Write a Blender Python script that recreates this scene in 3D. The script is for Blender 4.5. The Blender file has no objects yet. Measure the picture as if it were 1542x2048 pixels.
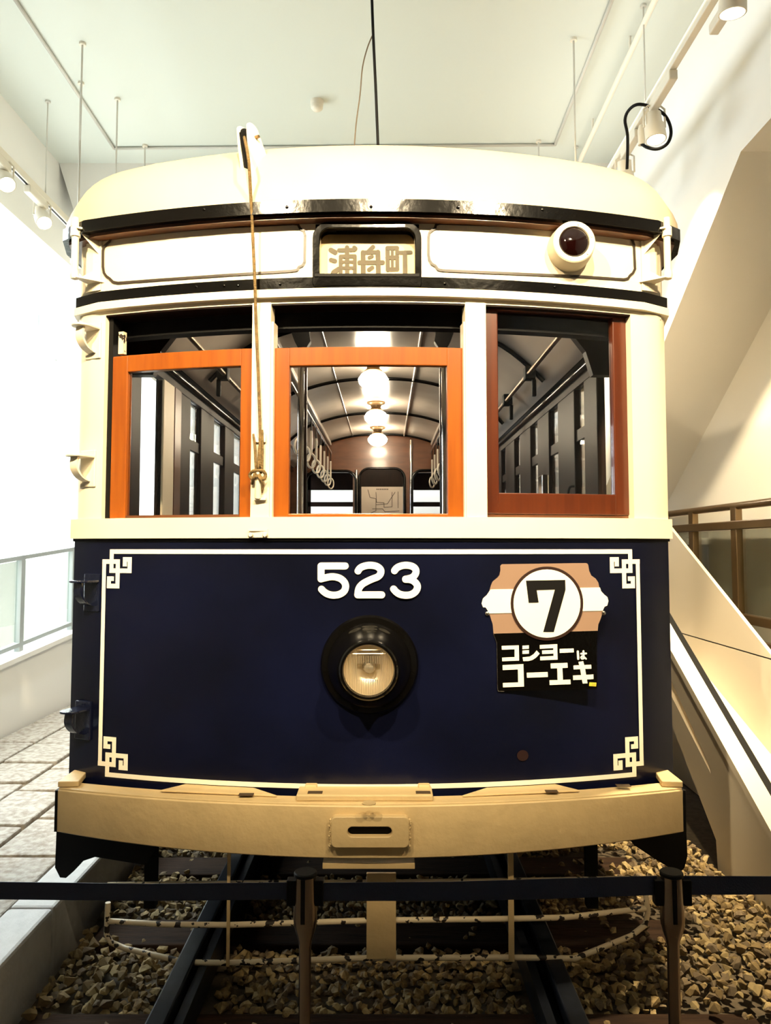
import bpy, bmesh, math, random
from mathutils import Vector, Matrix
random.seed(7)
sc = bpy.context.scene
COL = sc.collection

# ------------------------------------------------------------------ camera
FPX, HX, HY = 1540.0, 771.0, 1095.0          # focal length in px, column straight ahead, horizon row
TH = math.radians(3.5)
CAMX, CAMZ = 0.052, 1.5
CYP = HY - FPX * math.tan(TH)
cam = bpy.data.cameras.new('camera')
cam.sensor_fit = 'VERTICAL'; cam.sensor_height = 24.0
cam.lens = FPX / 2048 * 24.0
cam.shift_y = (CYP - 1024) / 2048
cam.clip_start = 0.05; cam.clip_end = 100
camo = bpy.data.objects.new('camera', cam); COL.objects.link(camo)
camo.location = (CAMX, 0, CAMZ); camo.rotation_euler = (math.pi/2 + TH, 0, 0)
sc.camera = camo

# ------------------------------------------------------------------ colour management, sky, lights
vs = sc.view_settings
sc.display_settings.display_device = 'sRGB'
vs.view_transform = 'Standard'; vs.look = 'None'; vs.gamma = 1.0; vs.exposure = 0.0
vs.use_curve_mapping = False
world = bpy.data.worlds.new('sky'); sc.world = world; world.use_nodes = True
bg = world.node_tree.nodes['Background']
bg.inputs[0].default_value = (0.80, 0.93, 1.0, 1); bg.inputs[1].default_value = 11.0

WARM = (1.0, 0.80, 0.50)
COOL = (0.86, 0.96, 1.0)
def spot(loc, aim, power, size=50, blend=0.6, color=WARM, r=0.045):
    l = bpy.data.lights.new('spot_lamp', 'SPOT'); l.energy = power; l.color = color
    l.spot_size = math.radians(size); l.spot_blend = blend; l.shadow_soft_size = r
    o = bpy.data.objects.new('spot_lamp', l); COL.objects.link(o)
    o.location = loc
    o.rotation_euler = (Vector(aim) - Vector(loc)).to_track_quat('-Z', 'Y').to_euler()
    return o
# ceiling track spots in front of the tram (above and behind the viewer)
spot((-1.30, -0.20, 4.05), (-0.45, 2.60, 2.72), 900, 56.5, 0.45)
spot((0.10, -0.35, 4.10), (0.00, 2.60, 2.70), 900, 56.5, 0.45)
spot((1.46, -0.10, 4.00), (0.60, 2.60, 2.68), 760, 56.5, 0.45)
# track spots along the right side
spot((1.46, 3.10, 3.62), (1.80, 3.45, 0.0), 950, 58, 0.5)
spot((1.46, 4.06, 3.66), (2.3, 4.8, 1.2), 420, 80, 0.6)
spot((1.46, 5.50, 3.66), (1.85, 8.0, 2.1), 700, 75, 0.6)
# track spots along the left side
spot((-2.22, 4.55, 3.62), (-1.7, 4.4, 0.3), 170, 95, 0.6, COOL)
spot((-2.22, 5.05, 3.62), (-2.0, 5.8, 0.3), 170, 95, 0.6, COOL)
# added unseen area lights: soft fill, the first ones bounced off the ceiling
def area(loc, rot, sx, sy, power, color):
    l = bpy.data.lights.new('added_area_light', 'AREA'); l.shape = 'RECTANGLE'; l.size = sx; l.size_y = sy
    l.energy = power; l.color = color
    o = bpy.data.objects.new('added_area_light', l); COL.objects.link(o); o.location = loc; o.rotation_euler = rot
    return o
area((0.0, 1.2, 3.9), (math.pi, 0, 0), 3.0, 1.2, 12, (1.0, 0.94, 0.82))
area((-1.9, 6.0, 3.9), (math.pi, 0, 0), 0.6, 5.0, 8, (0.95, 1.0, 0.97))
area((1.40, 5.2, 3.9), (math.pi, 0, 0), 0.4, 4.0, 9, (1.0, 0.95, 0.84))

area((-4.4, 7.0, 4.35), (0, 0, 0), 3.0, 6.0, 620, (0.88, 0.97, 1.0))  # added fill from above to whiten the left side hall
area((0.0, 10.6, 4.3), (0, 0, 0), 2.0, 0.4, 240, (0.95, 0.98, 1.0))  # added fill on the back wall, brightens the view through the rear windows
# ------------------------------------------------------------------ projection helpers (measuring the photograph)
def ray(px, py):
    u = (px - HX) / FPX; v = (CYP - py) / FPX
    return Vector((u, math.cos(TH) - v*math.sin(TH), math.sin(TH) + v*math.cos(TH)))
def atY(px, py, Y):
    d = ray(px, py); s = Y / d.y
    return Vector((CAMX + d.x*s, Y, CAMZ + d.z*s))
def atX(px, py, X):
    d = ray(px, py); s = (X - CAMX) / d.x
    return Vector((X, d.y*s, CAMZ + d.z*s))
def atZ(px, py, Z):
    d = ray(px, py); s = (Z - CAMZ) / d.z
    return Vector((CAMX + d.x*s, d.y*s, Z))

# tram plan outline
YC, KC, XA, HW = 2.62, 0.163, 1.02, 1.125
def plan0(t):
    s = 1 if t >= 0 else -1; a = abs(t)
    A = (XA, YC + KC*XA*XA); sl = 2*KC*XA
    Cc = (HW, A[1] + sl*(HW-XA)); B = (HW, Cc[1] + 0.14)
    if a <= XA: return (s*a, YC + KC*a*a)
    if a <= XA + 0.2:
        w = (a-XA)/0.2
        x = (1-w)**2*A[0] + 2*w*(1-w)*Cc[0] + w*w*B[0]
        y = (1-w)**2*A[1] + 2*w*(1-w)*Cc[1] + w*w*B[1]
        return (s*x, y)
    return (s*HW, B[1] + a - XA - 0.2)
def plan(t, off=0.0, base=plan0):
    e = 1e-3
    p, q, r = base(t), base(t-e), base(t+e)
    tx, ty = r[0]-q[0], r[1]-q[1]; L = math.hypot(tx, ty)
    return (p[0] + ty/L*off, p[1] - tx/L*off)
def F(px, py, off=0.0):                       # point of the curved tram front seen at a pixel
    Y = YC + 0.1 - off
    for _ in range(8):
        p = atY(px, py, Y)
        x = max(-XA-0.06, min(XA+0.06, p.x))
        Y = YC + KC*x*x - off
    return p
def zf(py, off=0.0, px=740): return F(px, py, off).z
def tx(px, py, off=0.0): return F(px, py, off).x

# ------------------------------------------------------------------ materials
def s2l(c):
    return tuple((x/255/12.92 if x/255 <= 0.04045 else ((x/255+0.055)/1.055)**2.4) for x in c)
MATS = {}
def mat(name, col, rough=0.5, metal=0.0, var=0.0, vscale=6.0, bump=0.0, bscale=60.0, spec=0.5, coat=0.0, col2=None, stretch=None):
    m = bpy.data.materials.new(name); m.use_nodes = True; nt = m.node_tree
    b = nt.nodes['Principled BSDF']
    b.inputs['Base Color'].default_value = (*col, 1); b.inputs['Roughness'].default_value = rough
    b.inputs['Metallic'].default_value = metal; b.inputs['Specular IOR Level'].default_value = spec
    b.inputs['Coat Weight'].default_value = coat; b.inputs['Coat Roughness'].default_value = 0.08
    tc = nt.nodes.new('ShaderNodeTexCoord'); vec = tc.outputs['Object']
    if stretch:
        mp = nt.nodes.new('ShaderNodeMapping'); mp.inputs['Scale'].default_value = stretch
        nt.links.new(vec, mp.inputs[0]); vec = mp.outputs[0]
    n = nt.nodes.new('ShaderNodeTexNoise'); n.inputs['Scale'].default_value = vscale
    n.inputs['Detail'].default_value = 6; nt.links.new(vec, n.inputs['Vector'])
    if var or col2:
        r = nt.nodes.new('ShaderNodeValToRGB')
        c2 = col2 or tuple(max(0, c*(1-var)) for c in col)
        r.color_ramp.elements[0].position = 0.35; r.color_ramp.elements[0].color = (*c2, 1)
        r.color_ramp.elements[1].position = 0.62; r.color_ramp.elements[1].color = (*col, 1)
        nt.links.new(n.outputs['Fac'], r.inputs[0]); nt.links.new(r.outputs[0], b.inputs['Base Color'])
    if bump:
        n2 = nt.nodes.new('ShaderNodeTexNoise'); n2.inputs['Scale'].default_value = bscale
        n2.inputs['Detail'].default_value = 4; nt.links.new(vec, n2.inputs['Vector'])
        bp = nt.nodes.new('ShaderNodeBump'); bp.inputs['Strength'].default_value = bump
        bp.inputs['Distance'].default_value = 0.01
        nt.links.new(n2.outputs['Fac'], bp.inputs['Height']); nt.links.new(bp.outputs[0], b.inputs['Normal'])
    MATS[name] = m
    return m
def chipped(name, col, chip, scale, lo):      # paint with chips of bare metal
    m = mat(name, col, 0.45); nt = m.node_tree; b = nt.nodes['Principled BSDF']
    n = [x for x in nt.nodes if x.type == 'TEX_NOISE'][0]; n.inputs['Scale'].default_value = scale; n.inputs['Detail'].default_value = 3
    r = nt.nodes.new('ShaderNodeValToRGB'); r.color_ramp.interpolation = 'CONSTANT'
    r.color_ramp.elements[0].color = (*chip, 1); r.color_ramp.elements[1].position = lo; r.color_ramp.elements[1].color = (*col, 1)
    nt.links.new(n.outputs['Fac'], r.inputs[0]); nt.links.new(r.outputs[0], b.inputs['Base Color'])
    return m
def emit(name, col, strength):
    m = bpy.data.materials.new(name); m.use_nodes = True; nt = m.node_tree
    b = nt.nodes['Principled BSDF']; b.inputs['Base Color'].default_value = (*col, 1)
    b.inputs['Emission Color'].default_value = (*col, 1); b.inputs['Emission Strength'].default_value = strength
    return m
def glass(name, tint=(1, 1, 1), refl=0.08, rough=0.02):
    m = bpy.data.materials.new(name); m.use_nodes = True; nt = m.node_tree
    for n in list(nt.nodes): nt.nodes.remove(n)
    out = nt.nodes.new('ShaderNodeOutputMaterial'); mx = nt.nodes.new('ShaderNodeMixShader')
    t = nt.nodes.new('ShaderNodeBsdfTransparent'); t.inputs[0].default_value = (*tint, 1)
    g = nt.nodes.new('ShaderNodeBsdfGlossy'); g.inputs['Roughness'].default_value = rough
    f = nt.nodes.new('ShaderNodeFresnel'); f.inputs[0].default_value = 1.3
    mul = nt.nodes.new('ShaderNodeMath'); mul.operation = 'MULTIPLY_ADD'; mul.inputs[1].default_value = 0.7; mul.inputs[2].default_value = refl*0.3
    nt.links.new(f.outputs[0], mul.inputs[0]); nt.links.new(mul.outputs[0], mx.inputs[0])
    nt.links.new(t.outputs[0], mx.inputs[1]); nt.links.new(g.outputs[0], mx.inputs[2]); nt.links.new(mx.outputs[0], out.inputs[0])
    return m

CREAM = mat('cream_paint', (0.82, 0.73, 0.55), 0.42, var=0.07, vscale=3, bump=0.06, bscale=25)
BUMPC = mat('bumper_cream_paint', (0.62, 0.46, 0.235), 0.5, var=0.10, vscale=9, bump=0.25, bscale=30)
ROOFC = mat('roof_canvas_cream', (0.58, 0.48, 0.33), 0.55, var=0.08, vscale=2.5, bump=0.1, bscale=14, stretch=(1, 1, 0.3))
NAVY = mat('navy_paint', (0.0030, 0.0042, 0.0175), 0.25, var=0.35, vscale=2.2, bump=0.08, bscale=9, spec=0.35, col2=(0.0018, 0.0024, 0.0080))
BLACK = mat('black_gloss_paint', (0.0020, 0.0017, 0.0014), 0.14, bump=0.10, bscale=24, spec=0.35)
BLACKM = mat('black_matt', (0.0018, 0.0015, 0.0014), 0.6, spec=0.2)
WHITEP = mat('white_lettering', (0.88, 0.82, 0.68), 0.45, var=0.03)
LINEP = mat('letterboard_line', (0.035, 0.025, 0.015), 0.4)
WOOD = mat('varnished_teak', (0.29, 0.074, 0.005), 0.28, col2=(0.235, 0.055, 0.004), vscale=5, stretch=(8, 8, 0.6), coat=0.3)
WOODR = mat('varnished_red_teak', (0.085, 0.017, 0.003), 0.28, col2=(0.065, 0.012, 0.002), vscale=5, stretch=(8, 8, 0.6), coat=0.3)
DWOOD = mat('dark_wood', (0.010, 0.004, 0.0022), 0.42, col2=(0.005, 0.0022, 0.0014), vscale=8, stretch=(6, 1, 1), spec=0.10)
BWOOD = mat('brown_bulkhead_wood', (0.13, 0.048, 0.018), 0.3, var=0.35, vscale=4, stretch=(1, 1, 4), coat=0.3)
CEILP = mat('tram_ceiling_paint', (0.50, 0.44, 0.38), 0.22, var=0.12, vscale=3, bump=0.15, bscale=5)
CHROME = mat('chrome', (0.72, 0.68, 0.62), 0.14, 1.0)
BRASS = mat('bronze', (0.25, 0.17, 0.09), 0.3, 0.9)
STEEL = mat('brushed_steel', (0.30, 0.24, 0.19), 0.24, 1.0, var=0.1, vscale=30, stretch=(30, 30, 1))
GLASS = glass('window_glass', refl=0.05)
GLASSB = glass('balustrade_glass', (0.95, 0.98, 0.95), 0.06)
WALLP = mat('white_wall_paint', (0.83, 0.81, 0.76), 0.7, bump=0.05, bscale=80)
CEILW = mat('ceiling_white_paint', (0.67, 0.71, 0.66), 0.75)
FIXW = mat('white_fixture', (0.80, 0.74, 0.62), 0.4)
FIXG = mat('pale_grey_metal', (0.62, 0.60, 0.54), 0.4)
HALLG = mat('side_hall_grey_metal', (0.34, 0.37, 0.36), 0.45)
BELTM = mat('navy_belt_webbing', (0.010, 0.018, 0.050), 0.55, bump=0.2, bscale=300)
STONE = mat('granite_paving', (0.40, 0.365, 0.315), 0.75, col2=(0.24, 0.20, 0.155), vscale=28, bump=0.9, bscale=45)
RAMPW = mat('ramp_white_warm_shade', (0.66, 0.59, 0.47), 0.55)  # white ramp toned tan: warm shading of the stringer put into the colour
GROUT = mat('sand_joint', (0.20, 0.145, 0.09), 0.9, var=0.3, vscale=40)
KERB = mat('kerb_stone', (0.48, 0.47, 0.45), 0.6, var=0.12, vscale=20, bump=0.2, bscale=80)
BALL = [mat('ballast_%s' % n, c, 0.85, col2=c2, vscale=35, bump=0.5, bscale=70) for n, c, c2 in
        (('ochre', (0.30, 0.21, 0.085), (0.14, 0.09, 0.035)), ('pale', (0.42, 0.32, 0.15), (0.22, 0.15, 0.06)), ('grey', (0.20, 0.145, 0.08), (0.09, 0.06, 0.03)))]
SOIL = mat('ballast_dust', (0.10, 0.075, 0.045), 0.95, var=0.4, vscale=30)
RAILM = mat('rail_steel', (0.022, 0.026, 0.036), 0.35, 0.6, var=0.3, vscale=20)
SLEEP = mat('sleeper_wood', (0.036, 0.020, 0.011), 0.85, spec=0.1, col2=(0.020, 0.011, 0.007), vscale=6, stretch=(1, 8, 8), bump=0.3, bscale=20)
CHIP = chipped('chipped_cream_paint', (0.74, 0.62, 0.42), (0.02, 0.012, 0.008), 26, 0.415)
ROPE = mat('hemp_rope', (0.20, 0.125, 0.04), 0.8, var=0.4, vscale=60, bump=0.6, bscale=160)
TAN = mat('sign_tan', (0.27, 0.172, 0.118), 0.4)
DKBROWN = mat('sign_dark_brown', (0.022, 0.008, 0.004), 0.4)
YELLOW = mat('sticker_yellow', (0.80, 0.60, 0.05), 0.5)
ROLLC = mat('blind_cloth', (0.72, 0.58, 0.34), 0.6, var=0.1, vscale=8)
ROLLT = mat('blind_lettering', (0.066, 0.048, 0.017), 0.6, var=0.2, vscale=30)
GLOBE = emit('lamp_globe', (1.0, 0.84, 0.60), 70.0)
LAMPE = emit('spot_lens', (1.0, 0.86, 0.62), 14.0)
REDGL = mat('dark_red_lens', (0.006, 0.0008, 0.0005), 0.05, spec=0.5, coat=0.5)
LENSM = mat('headlamp_reflector', (0.95, 0.86, 0.70), 0.28, 0.85)
BLUEP = mat('blue_roller', (0.05, 0.16, 0.33), 0.4, var=0.5, vscale=9, stretch=(1, 1, 6))
PAPER = mat('map_paper', (0.48, 0.40, 0.32), 0.7, var=0.08)
INKM = mat('map_ink', (0.05, 0.035, 0.025), 0.7)
STRAPM = mat('strap_leather', (0.62, 0.55, 0.44), 0.5)
SEATM = mat('seat_plush', (0.05, 0.012, 0.016), 0.8)

# ------------------------------------------------------------------ mesh helpers
class MB:
    def __init__(s): s.bm = bmesh.new(); s.lay = 0
    def face(s, pts):
        try: return s.bm.faces.new([s.bm.verts.new(p) for p in pts])
        except ValueError: return None
    def box(s, lo, hi):
        x0, y0, z0 = lo; x1, y1, z1 = hi
        v = [s.bm.verts.new(p) for p in ((x0,y0,z0),(x1,y0,z0),(x1,y1,z0),(x0,y1,z0),(x0,y0,z1),(x1,y0,z1),(x1,y1,z1),(x0,y1,z1))]
        for f in ((3,2,1,0),(4,5,6,7),(0,1,5,4),(1,2,6,5),(2,3,7,6),(3,0,4,7)): s.bm.faces.new([v[i] for i in f])
        return s
    def prism(s, pts, d):                      # polygon extruded along vector d
        d = Vector(d); n = len(pts)
        a = [s.bm.verts.new(Vector(p)) for p in pts]; b = [s.bm.verts.new(Vector(p)+d) for p in pts]
        s.bm.faces.new(a[::-1]); s.bm.faces.new(b)
        for i in range(n): s.bm.faces.new((a[i], a[(i+1)%n], b[(i+1)%n], b[i]))
        return s
    def ring(s, outer, inner, d):              # closed band between two loops of equal length, extruded
        d = Vector(d); n = len(outer)
        vs_ = [[s.bm.verts.new(Vector(p)+o) for p in L] for L in (outer, inner) for o in (Vector(), d)]
        A, A2, B, B2 = vs_
        for i in range(n):
            j = (i+1) % n
            for q in ((A[i],A[j],B[j],B[i]), (A2[i],B2[i],B2[j],A2[j]), (A[i],A2[i],A2[j],A[j]), (B[i],B[j],B2[j],B2[i])):
                s.bm.faces.new(q)
        return s
    def grid(s, rows, close=False):
        vs_ = [[s.bm.verts.new(p) for p in r] for r in rows]
        for i in range(len(rows)-1):
            m = len(rows[i])
            for j in range(m if close else m-1):
                k = (j+1) % m
                s.bm.faces.new((vs_[i][j], vs_[i][k], vs_[i+1][k], vs_[i+1][j]))
        return vs_
    def tube(s, pts, r, n=10, caps=True, smooth=0):
        pts = [Vector(p) for p in pts]
        if smooth: pts = catmull(pts, smooth)
        rs = r if isinstance(r, (list, tuple)) else [r]*len(pts)
        t0 = (pts[1]-pts[0]).normalized()
        u = t0.orthogonal().normalized(); rows = []
        for i, p in enumerate(pts):
            t = (pts[min(i+1, len(pts)-1)] - pts[max(i-1, 0)]).normalized()
            u = (u - t*u.dot(t)).normalized(); w = t.cross(u)
            rows.append([p + (u*math.cos(a) + w*math.sin(a))*rs[i] for a in (2*math.pi*k/n for k in range(n))])
        g = s.grid(rows, True)
        if caps:
            s.bm.faces.new(g[0][::-1]); s.bm.faces.new(g[-1])
        return s
    def lathe(s, prof, c, axis, n=40, caps=True):       # prof: (distance along axis, radius)
        c = Vector(c); a = Vector(axis).normalized(); u = a.orthogonal().normalized(); w = a.cross(u)
        rows = [[c + a*h + (u*math.cos(q) + w*math.sin(q))*max(r, 1e-4) for q in (2*math.pi*k/n for k in range(n))] for h, r in prof]
        g = s.grid(rows, True)
        if caps:
            s.bm.faces.new(g[0][::-1]); s.bm.faces.new(g[-1])
        return s
    def sweep(s, t0, t1, z0, z1, off=0.0, th=0.03, n=None, base=plan0, zfun=None):   # curved slab following the tram front
        n = n or max(2, int(abs(t1-t0)/0.05))
        rows = []
        for i in range(n+1):
            t = t0 + (t1-t0)*i/n
            a = plan(t, off, base); b = plan(t, off-th, base)
            za, zb = (z0, z1) if not zfun else zfun(t)
            rows.append([(a[0],a[1],za), (a[0],a[1],zb), (b[0],b[1],zb), (b[0],b[1],za)])
        g = s.grid(rows, True)
        s.bm.faces.new(g[0][::-1]); s.bm.faces.new(g[-1])
        return s
    def stroke(s, pts, w, fn0, round_=True, caps=True):  # painted stroke in photo pixels mapped on a surface by fn0
        def fn(x, y): return fn0(x, y) - Vector((0, 3e-5*s.lay, 0))
        P = [Vector(p) for p in pts]; dens = []
        for a, b in zip(P, P[1:]):
            k = max(1, int((b-a).length/24)); dens += [a.lerp(b, i/k) for i in range(k)]
        dens.append(P[-1])
        for a, b in zip(dens, dens[1:]):
            d = (b-a)
            if d.length < 1e-6: continue
            d.normalize(); q = Vector((-d.y, d.x))*w/2
            s.face([fn(*(a-q)), fn(*(a+q)), fn(*(b+q)), fn(*(b-q))]); s.lay += 1
        if round_:
            for i, p in enumerate(P):
                if not caps and i in (0, len(P)-1): continue
                s.lay += 1; s.face([fn(p.x+math.cos(k*math.pi/8)*w/2, p.y+math.sin(k*math.pi/8)*w/2) for k in range(16)])
        else:
            for p in P[1:-1]:
                s.lay += 1
                s.face([fn(p.x-w/2, p.y-w/2), fn(p.x-w/2, p.y+w/2), fn(p.x+w/2, p.y+w/2), fn(p.x+w/2, p.y-w/2)])
        return s
    def build(s, name, m, parent=None, smooth=False, bevel=0.0, seg=2, weld=True):
        bm = s.bm
        if weld: bmesh.ops.remove_doubles(bm, verts=bm.verts, dist=1e-5)
        bmesh.ops.recalc_face_normals(bm, faces=bm.faces)
        if parent is None:
            xs = [v.co for v in bm.verts]
            o0 = Vector(((min(p.x for p in xs)+max(p.x for p in xs))/2, (min(p.y for p in xs)+max(p.y for p in xs))/2, min(p.z for p in xs)))
        else:
            r = parent
            o0 = Vector()
            while r is not None:
                o0 += r.location; r = r.parent
        bmesh.ops.translate(bm, verts=bm.verts, vec=-o0)
        me = bpy.data.meshes.new(name); bm.to_mesh(me); bm.free(); me.materials.append(m)
        if smooth:
            me.polygons.foreach_set('use_smooth', [True]*len(me.polygons))
            if smooth is not True: me.set_sharp_from_angle(angle=math.radians(smooth))
        o = bpy.data.objects.new(name, me); COL.objects.link(o)
        if parent is None: o.location = o0
        else: o.parent = parent
        if bevel:
            b = o.modifiers.new('bevel', 'BEVEL'); b.width = bevel; b.segments = seg; b.limit_method = 'ANGLE'
            b.angle_limit = math.radians(40)
        return o
def catmull(P, k):
    out = []
    for i in range(len(P)-1):
        p0, p1, p2, p3 = P[max(i-1, 0)], P[i], P[i+1], P[min(i+2, len(P)-1)]
        for j in range(k):
            t = j/k
            out.append(0.5*((2*p1) + (p2-p0)*t + (2*p0-5*p1+4*p2-p3)*t*t + (3*p1-p0-3*p2+p3)*t**3))
    out.append(P[-1]); return out
def tag(o, label, cat, group=None, kind=None):
    o['label'] = label; o['category'] = cat
    if group: o['group'] = group
    if kind: o['kind'] = kind
    return o
def thing(name, loc, label, cat, group=None):
    o = bpy.data.objects.new(name, None); COL.objects.link(o); o.location = loc; o.empty_display_size = 0.1
    return tag(o, label, cat, group)
def struct(o, label, cat='building'):
    return tag(o, label, cat, None, 'structure')
def copy_tree(o, dloc, parent=None):
    c = o.copy(); COL.objects.link(c); c.location = o.location + Vector(dloc); c.parent = parent if parent else o.parent
    for ch in list(o.children):
        d = ch.copy(); COL.objects.link(d); d.parent = c
        for g in list(ch.children):
            e = g.copy(); COL.objects.link(e); e.parent = d
    return c
def box(name, lo, hi, m, parent=None, bevel=0.0):
    return MB().box(lo, hi).build(name, m, parent, bevel=bevel)

# ================================================================== THE HALL
ZC = 4.5
XL, XR = -2.50, 2.42
# track bed and floors
struct(box('floor_track_bed', (-1.17, 2.16, -0.06), (XR, 11, -0.01), SOIL), 'dark dusty bed beneath ballast stones and rails', 'ground')
struct(box('floor_visitor', (-6.5, -4, -0.06), (XR+0.3, 2.16, 0.0), GROUT), 'brown visitor floor in front of the barrier', 'floor')
struct(box('floor_left', (-6.5, 2.16, -0.06), (XL-0.02, 11, 0.10), WALLP), 'pale floor of the bright side hall', 'floor')
# stone paving beside the tram
mb = MB(); yz = 2.17
pav_top = 0.225
x = -2.52
rows_ = [(-1.275, -1.60), (-1.60, -1.90), (-1.90, -2.24), (-2.24, -2.53)]
rnd = random.Random(3)
base = box('floor_paving', (-2.53, 2.17, -0.05), (-1.275, 11, pav_top-0.022), GROUT)
struct(base, 'sandy joints under granite paving left of tram', 'floor')
for (xa, xb) in rows_:
    y = 2.17 - rnd.random()*0.3
    while y < 10.8:
        L = 0.30 + rnd.random()*0.32
        g = 0.011; s1, s2 = rnd.uniform(-.03, .03), rnd.uniform(-.03, .03)
        y0 = max(y, 2.17)
        pts = [(xb+g, y0+g, pav_top-0.04), (xa-g, y0+g+s1, pav_top-0.04), (xa-g, y+L-g+s2, pav_top-0.04), (xb+g, y+L-g, pav_top-0.04)]
        mb.prism(pts, (0, 0, 0.04 + rnd.uniform(-.005, .005)))
        y += L
o = mb.build('floor_granite_slabs', STONE, None, bevel=0.009)
struct(o, 'pale granite paving slabs left of the tram', 'floor')
# kerb
mb = MB(); y = 2.17
for L in (0.62, 0.9, 0.9, 0.9, 0.9, 0.9, 0.9, 0.9, 0.9, 0.9):
    mb.box((-1.272, y+0.003, -0.05), (-1.115, y+L-0.003, 0.237)); y += L
struct(mb.build('trim_1', KERB, None, bevel=0.012), 'pale stone kerb between paving and track bed', 'kerb')
# ceiling
struct(box('ceiling', (-6.5, -4, ZC), (XR+0.3, 11, ZC+0.15), CEILW), 'white flat ceiling above the tram', 'ceiling')
# thin conduit line on the ceiling
mb = MB()
c1, c2 = atZ(228, 297, ZC-0.012), atZ(1110, 290, ZC-0.012)
a1, a2 = atZ(20, -16, ZC-0.012), atZ(1236, -30, ZC-0.012)
mb.tube([a1, c1], 0.011, 6); mb.tube([c1, c2], 0.011, 6); mb.tube([c2, a2], 0.011, 6)
tag(mb.build('conduit_line', FIXG, None, smooth=True), 'thin pale conduit running round the ceiling above tram', 'conduit')
# downstand wall at left and beam across
struct(box('wall_left_upper', (XL-0.16, -4, 3.78), (XL, 11, ZC), WALLP), 'white downstand wall over the left opening', 'wall')
bmY = 5.85
mb = MB(); mb.prism([(XL, bmY, ZC), (XL+0.13, bmY, 4.10), (XL+0.3, bmY, 3.9), (XR, bmY, 3.9), (XR, bmY, ZC)], (0, 0.35, 0))
struct(mb.build('trim_2', WALLP), 'white ceiling beam crossing behind the tram roof', 'beam')
struct(box('trim_3', (XL+0.35, bmY+0.35, 3.95), (XL+0.75, bmY+0.9, ZC), WALLP), 'white boxed bulkhead behind the ceiling beam', 'beam')
# outer walls
struct(box('wall_left_blocker', (XL-0.16, -4, -0.05), (XL, 3.55, 3.78), WALLP), 'added unseen white wall left of the viewer, blocking daylight', 'wall')  # added out of view to keep daylight off the gravel and tram front
struct(box('wall_back', (-6.5, 11, -0.05), (XR+0.3, 11.15, ZC), WALLP), 'white wall far behind the tram', 'wall')
struct(box('wall_front', (-6.5, -4.15, -0.05), (XR+0.3, -4, ZC), mat('bounce_cut_dark_wall', (0.10, 0.085, 0.07), 0.8)), 'unseen wall behind the viewer, darkened to cut bounce light', 'wall')  # out of view; dark colour chosen to reduce bounced light
struct(box('wall_right', (XR, -4, -0.05), (XR+0.15, 11, ZC), WALLP), 'white wall right of the tram under the stairs', 'wall')
mb = MB()
mb.box((-6.65, -4, -0.05), (-6.5, 2.6, ZC)).box((-6.65, 10.6, -0.05), (-6.5, 11, ZC)).box((-6.65, 2.6, -0.05), (-6.5, 10.6, 0.6)).box((-6.65, 2.6, 4.1), (-6.5, 10.6, ZC))
struct(mb.build('wall_left', WALLP), 'white outer wall with the big daylight window', 'wall')
w1 = tag(bpy.data.objects.new('window_1', None), 'large daylight window in left outer wall', 'window', None, 'structure'); COL.objects.link(w1)
mb = MB()
for k in range(6): mb.box((-6.62, 2.6+1.6*k-0.04, 0.6), (-6.53, 2.6+1.6*k+0.04, 4.1))
mb.box((-6.62, 2.6, 0.6), (-6.53, 10.6, 0.66)).box((-6.62, 2.6, 4.04), (-6.53, 10.6, 4.1))
mb.build('window_frame', FIXW, w1)
box('glass_pane', (-6.58, 2.6, 0.6), (-6.574, 10.6, 4.1), GLASS, w1)
pl = area((-6.5, 6.6, 2.35), (0, -math.pi/2, 0), 3.5, 8.0, 1, (1, 1, 1)); pl.data.cycles.is_portal = True
# pillar in the side hall
struct(box('trim_4', (-4.6, 8.2, -0.05), (-4.05, 8.7, 3.55), WALLP), 'pale column at the left edge of the side hall', 'column')

# overhead stair at right: white side with a dark soffit going down away from the viewer
def stz(Y): return 3.5 if Y < 3.78 else 3.5 - 0.607*(Y-3.78)
mb = MB()
mb.prism([(1.85, -3.9, 3.5), (1.85, 3.78, 3.5), (1.85, 9.3, stz(9.3)), (1.85, 9.3, 2.1), (1.85, 7.2, 3.2), (1.85, 6.8, ZC), (1.85, -3.9, ZC)], (XR-1.85, 0, 0))
struct(mb.build('wall_stair', WALLP), 'white solid side and soffit of an overhead stair at right', 'stair')

# low parapet and glass railing at left
PX = -2.54
def ptop(Y): return atX(0, 1338, PX).z + (Y-atX(0, 1338, PX).y)*0.065
mb = MB()
mb.prism([(PX, 2.2, -0.05), (PX, 10.5, -0.05), (PX, 10.5, ptop(10.5)), (PX, 2.2, ptop(2.2))], (-0.16, 0, 0))
struct(mb.build('wall_parapet', WALLP, None), 'low white sloping parapet beside granite paving', 'wall')
mb = MB(); mb.prism([(PX+0.02, 2.2, ptop(2.2)+0.0), (PX+0.02, 10.5, ptop(10.5)), (PX+0.02, 10.5, ptop(10.5)+0.035), (PX+0.02, 2.2, ptop(2.2)+0.035)], (-0.2, 0, 0))
struct(mb.build('trim_5', WALLP), 'white coping on the low parapet', 'coping')
gr = thing('glass_railing', (PX-0.08, 5.4, ptop(5.4)+0.035), 'steel and glass railing on the white parapet at left', 'railing')
yp = [atX(40, 1200, PX-0.08).y + d for d in (0, 0.92, 1.84, 2.76)]
for y in yp:
    box('post', (PX-0.10, y-0.03, ptop(y)+0.03), (PX-0.06, y+0.03, ptop(y)+0.73), HALLG, gr)
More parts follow.
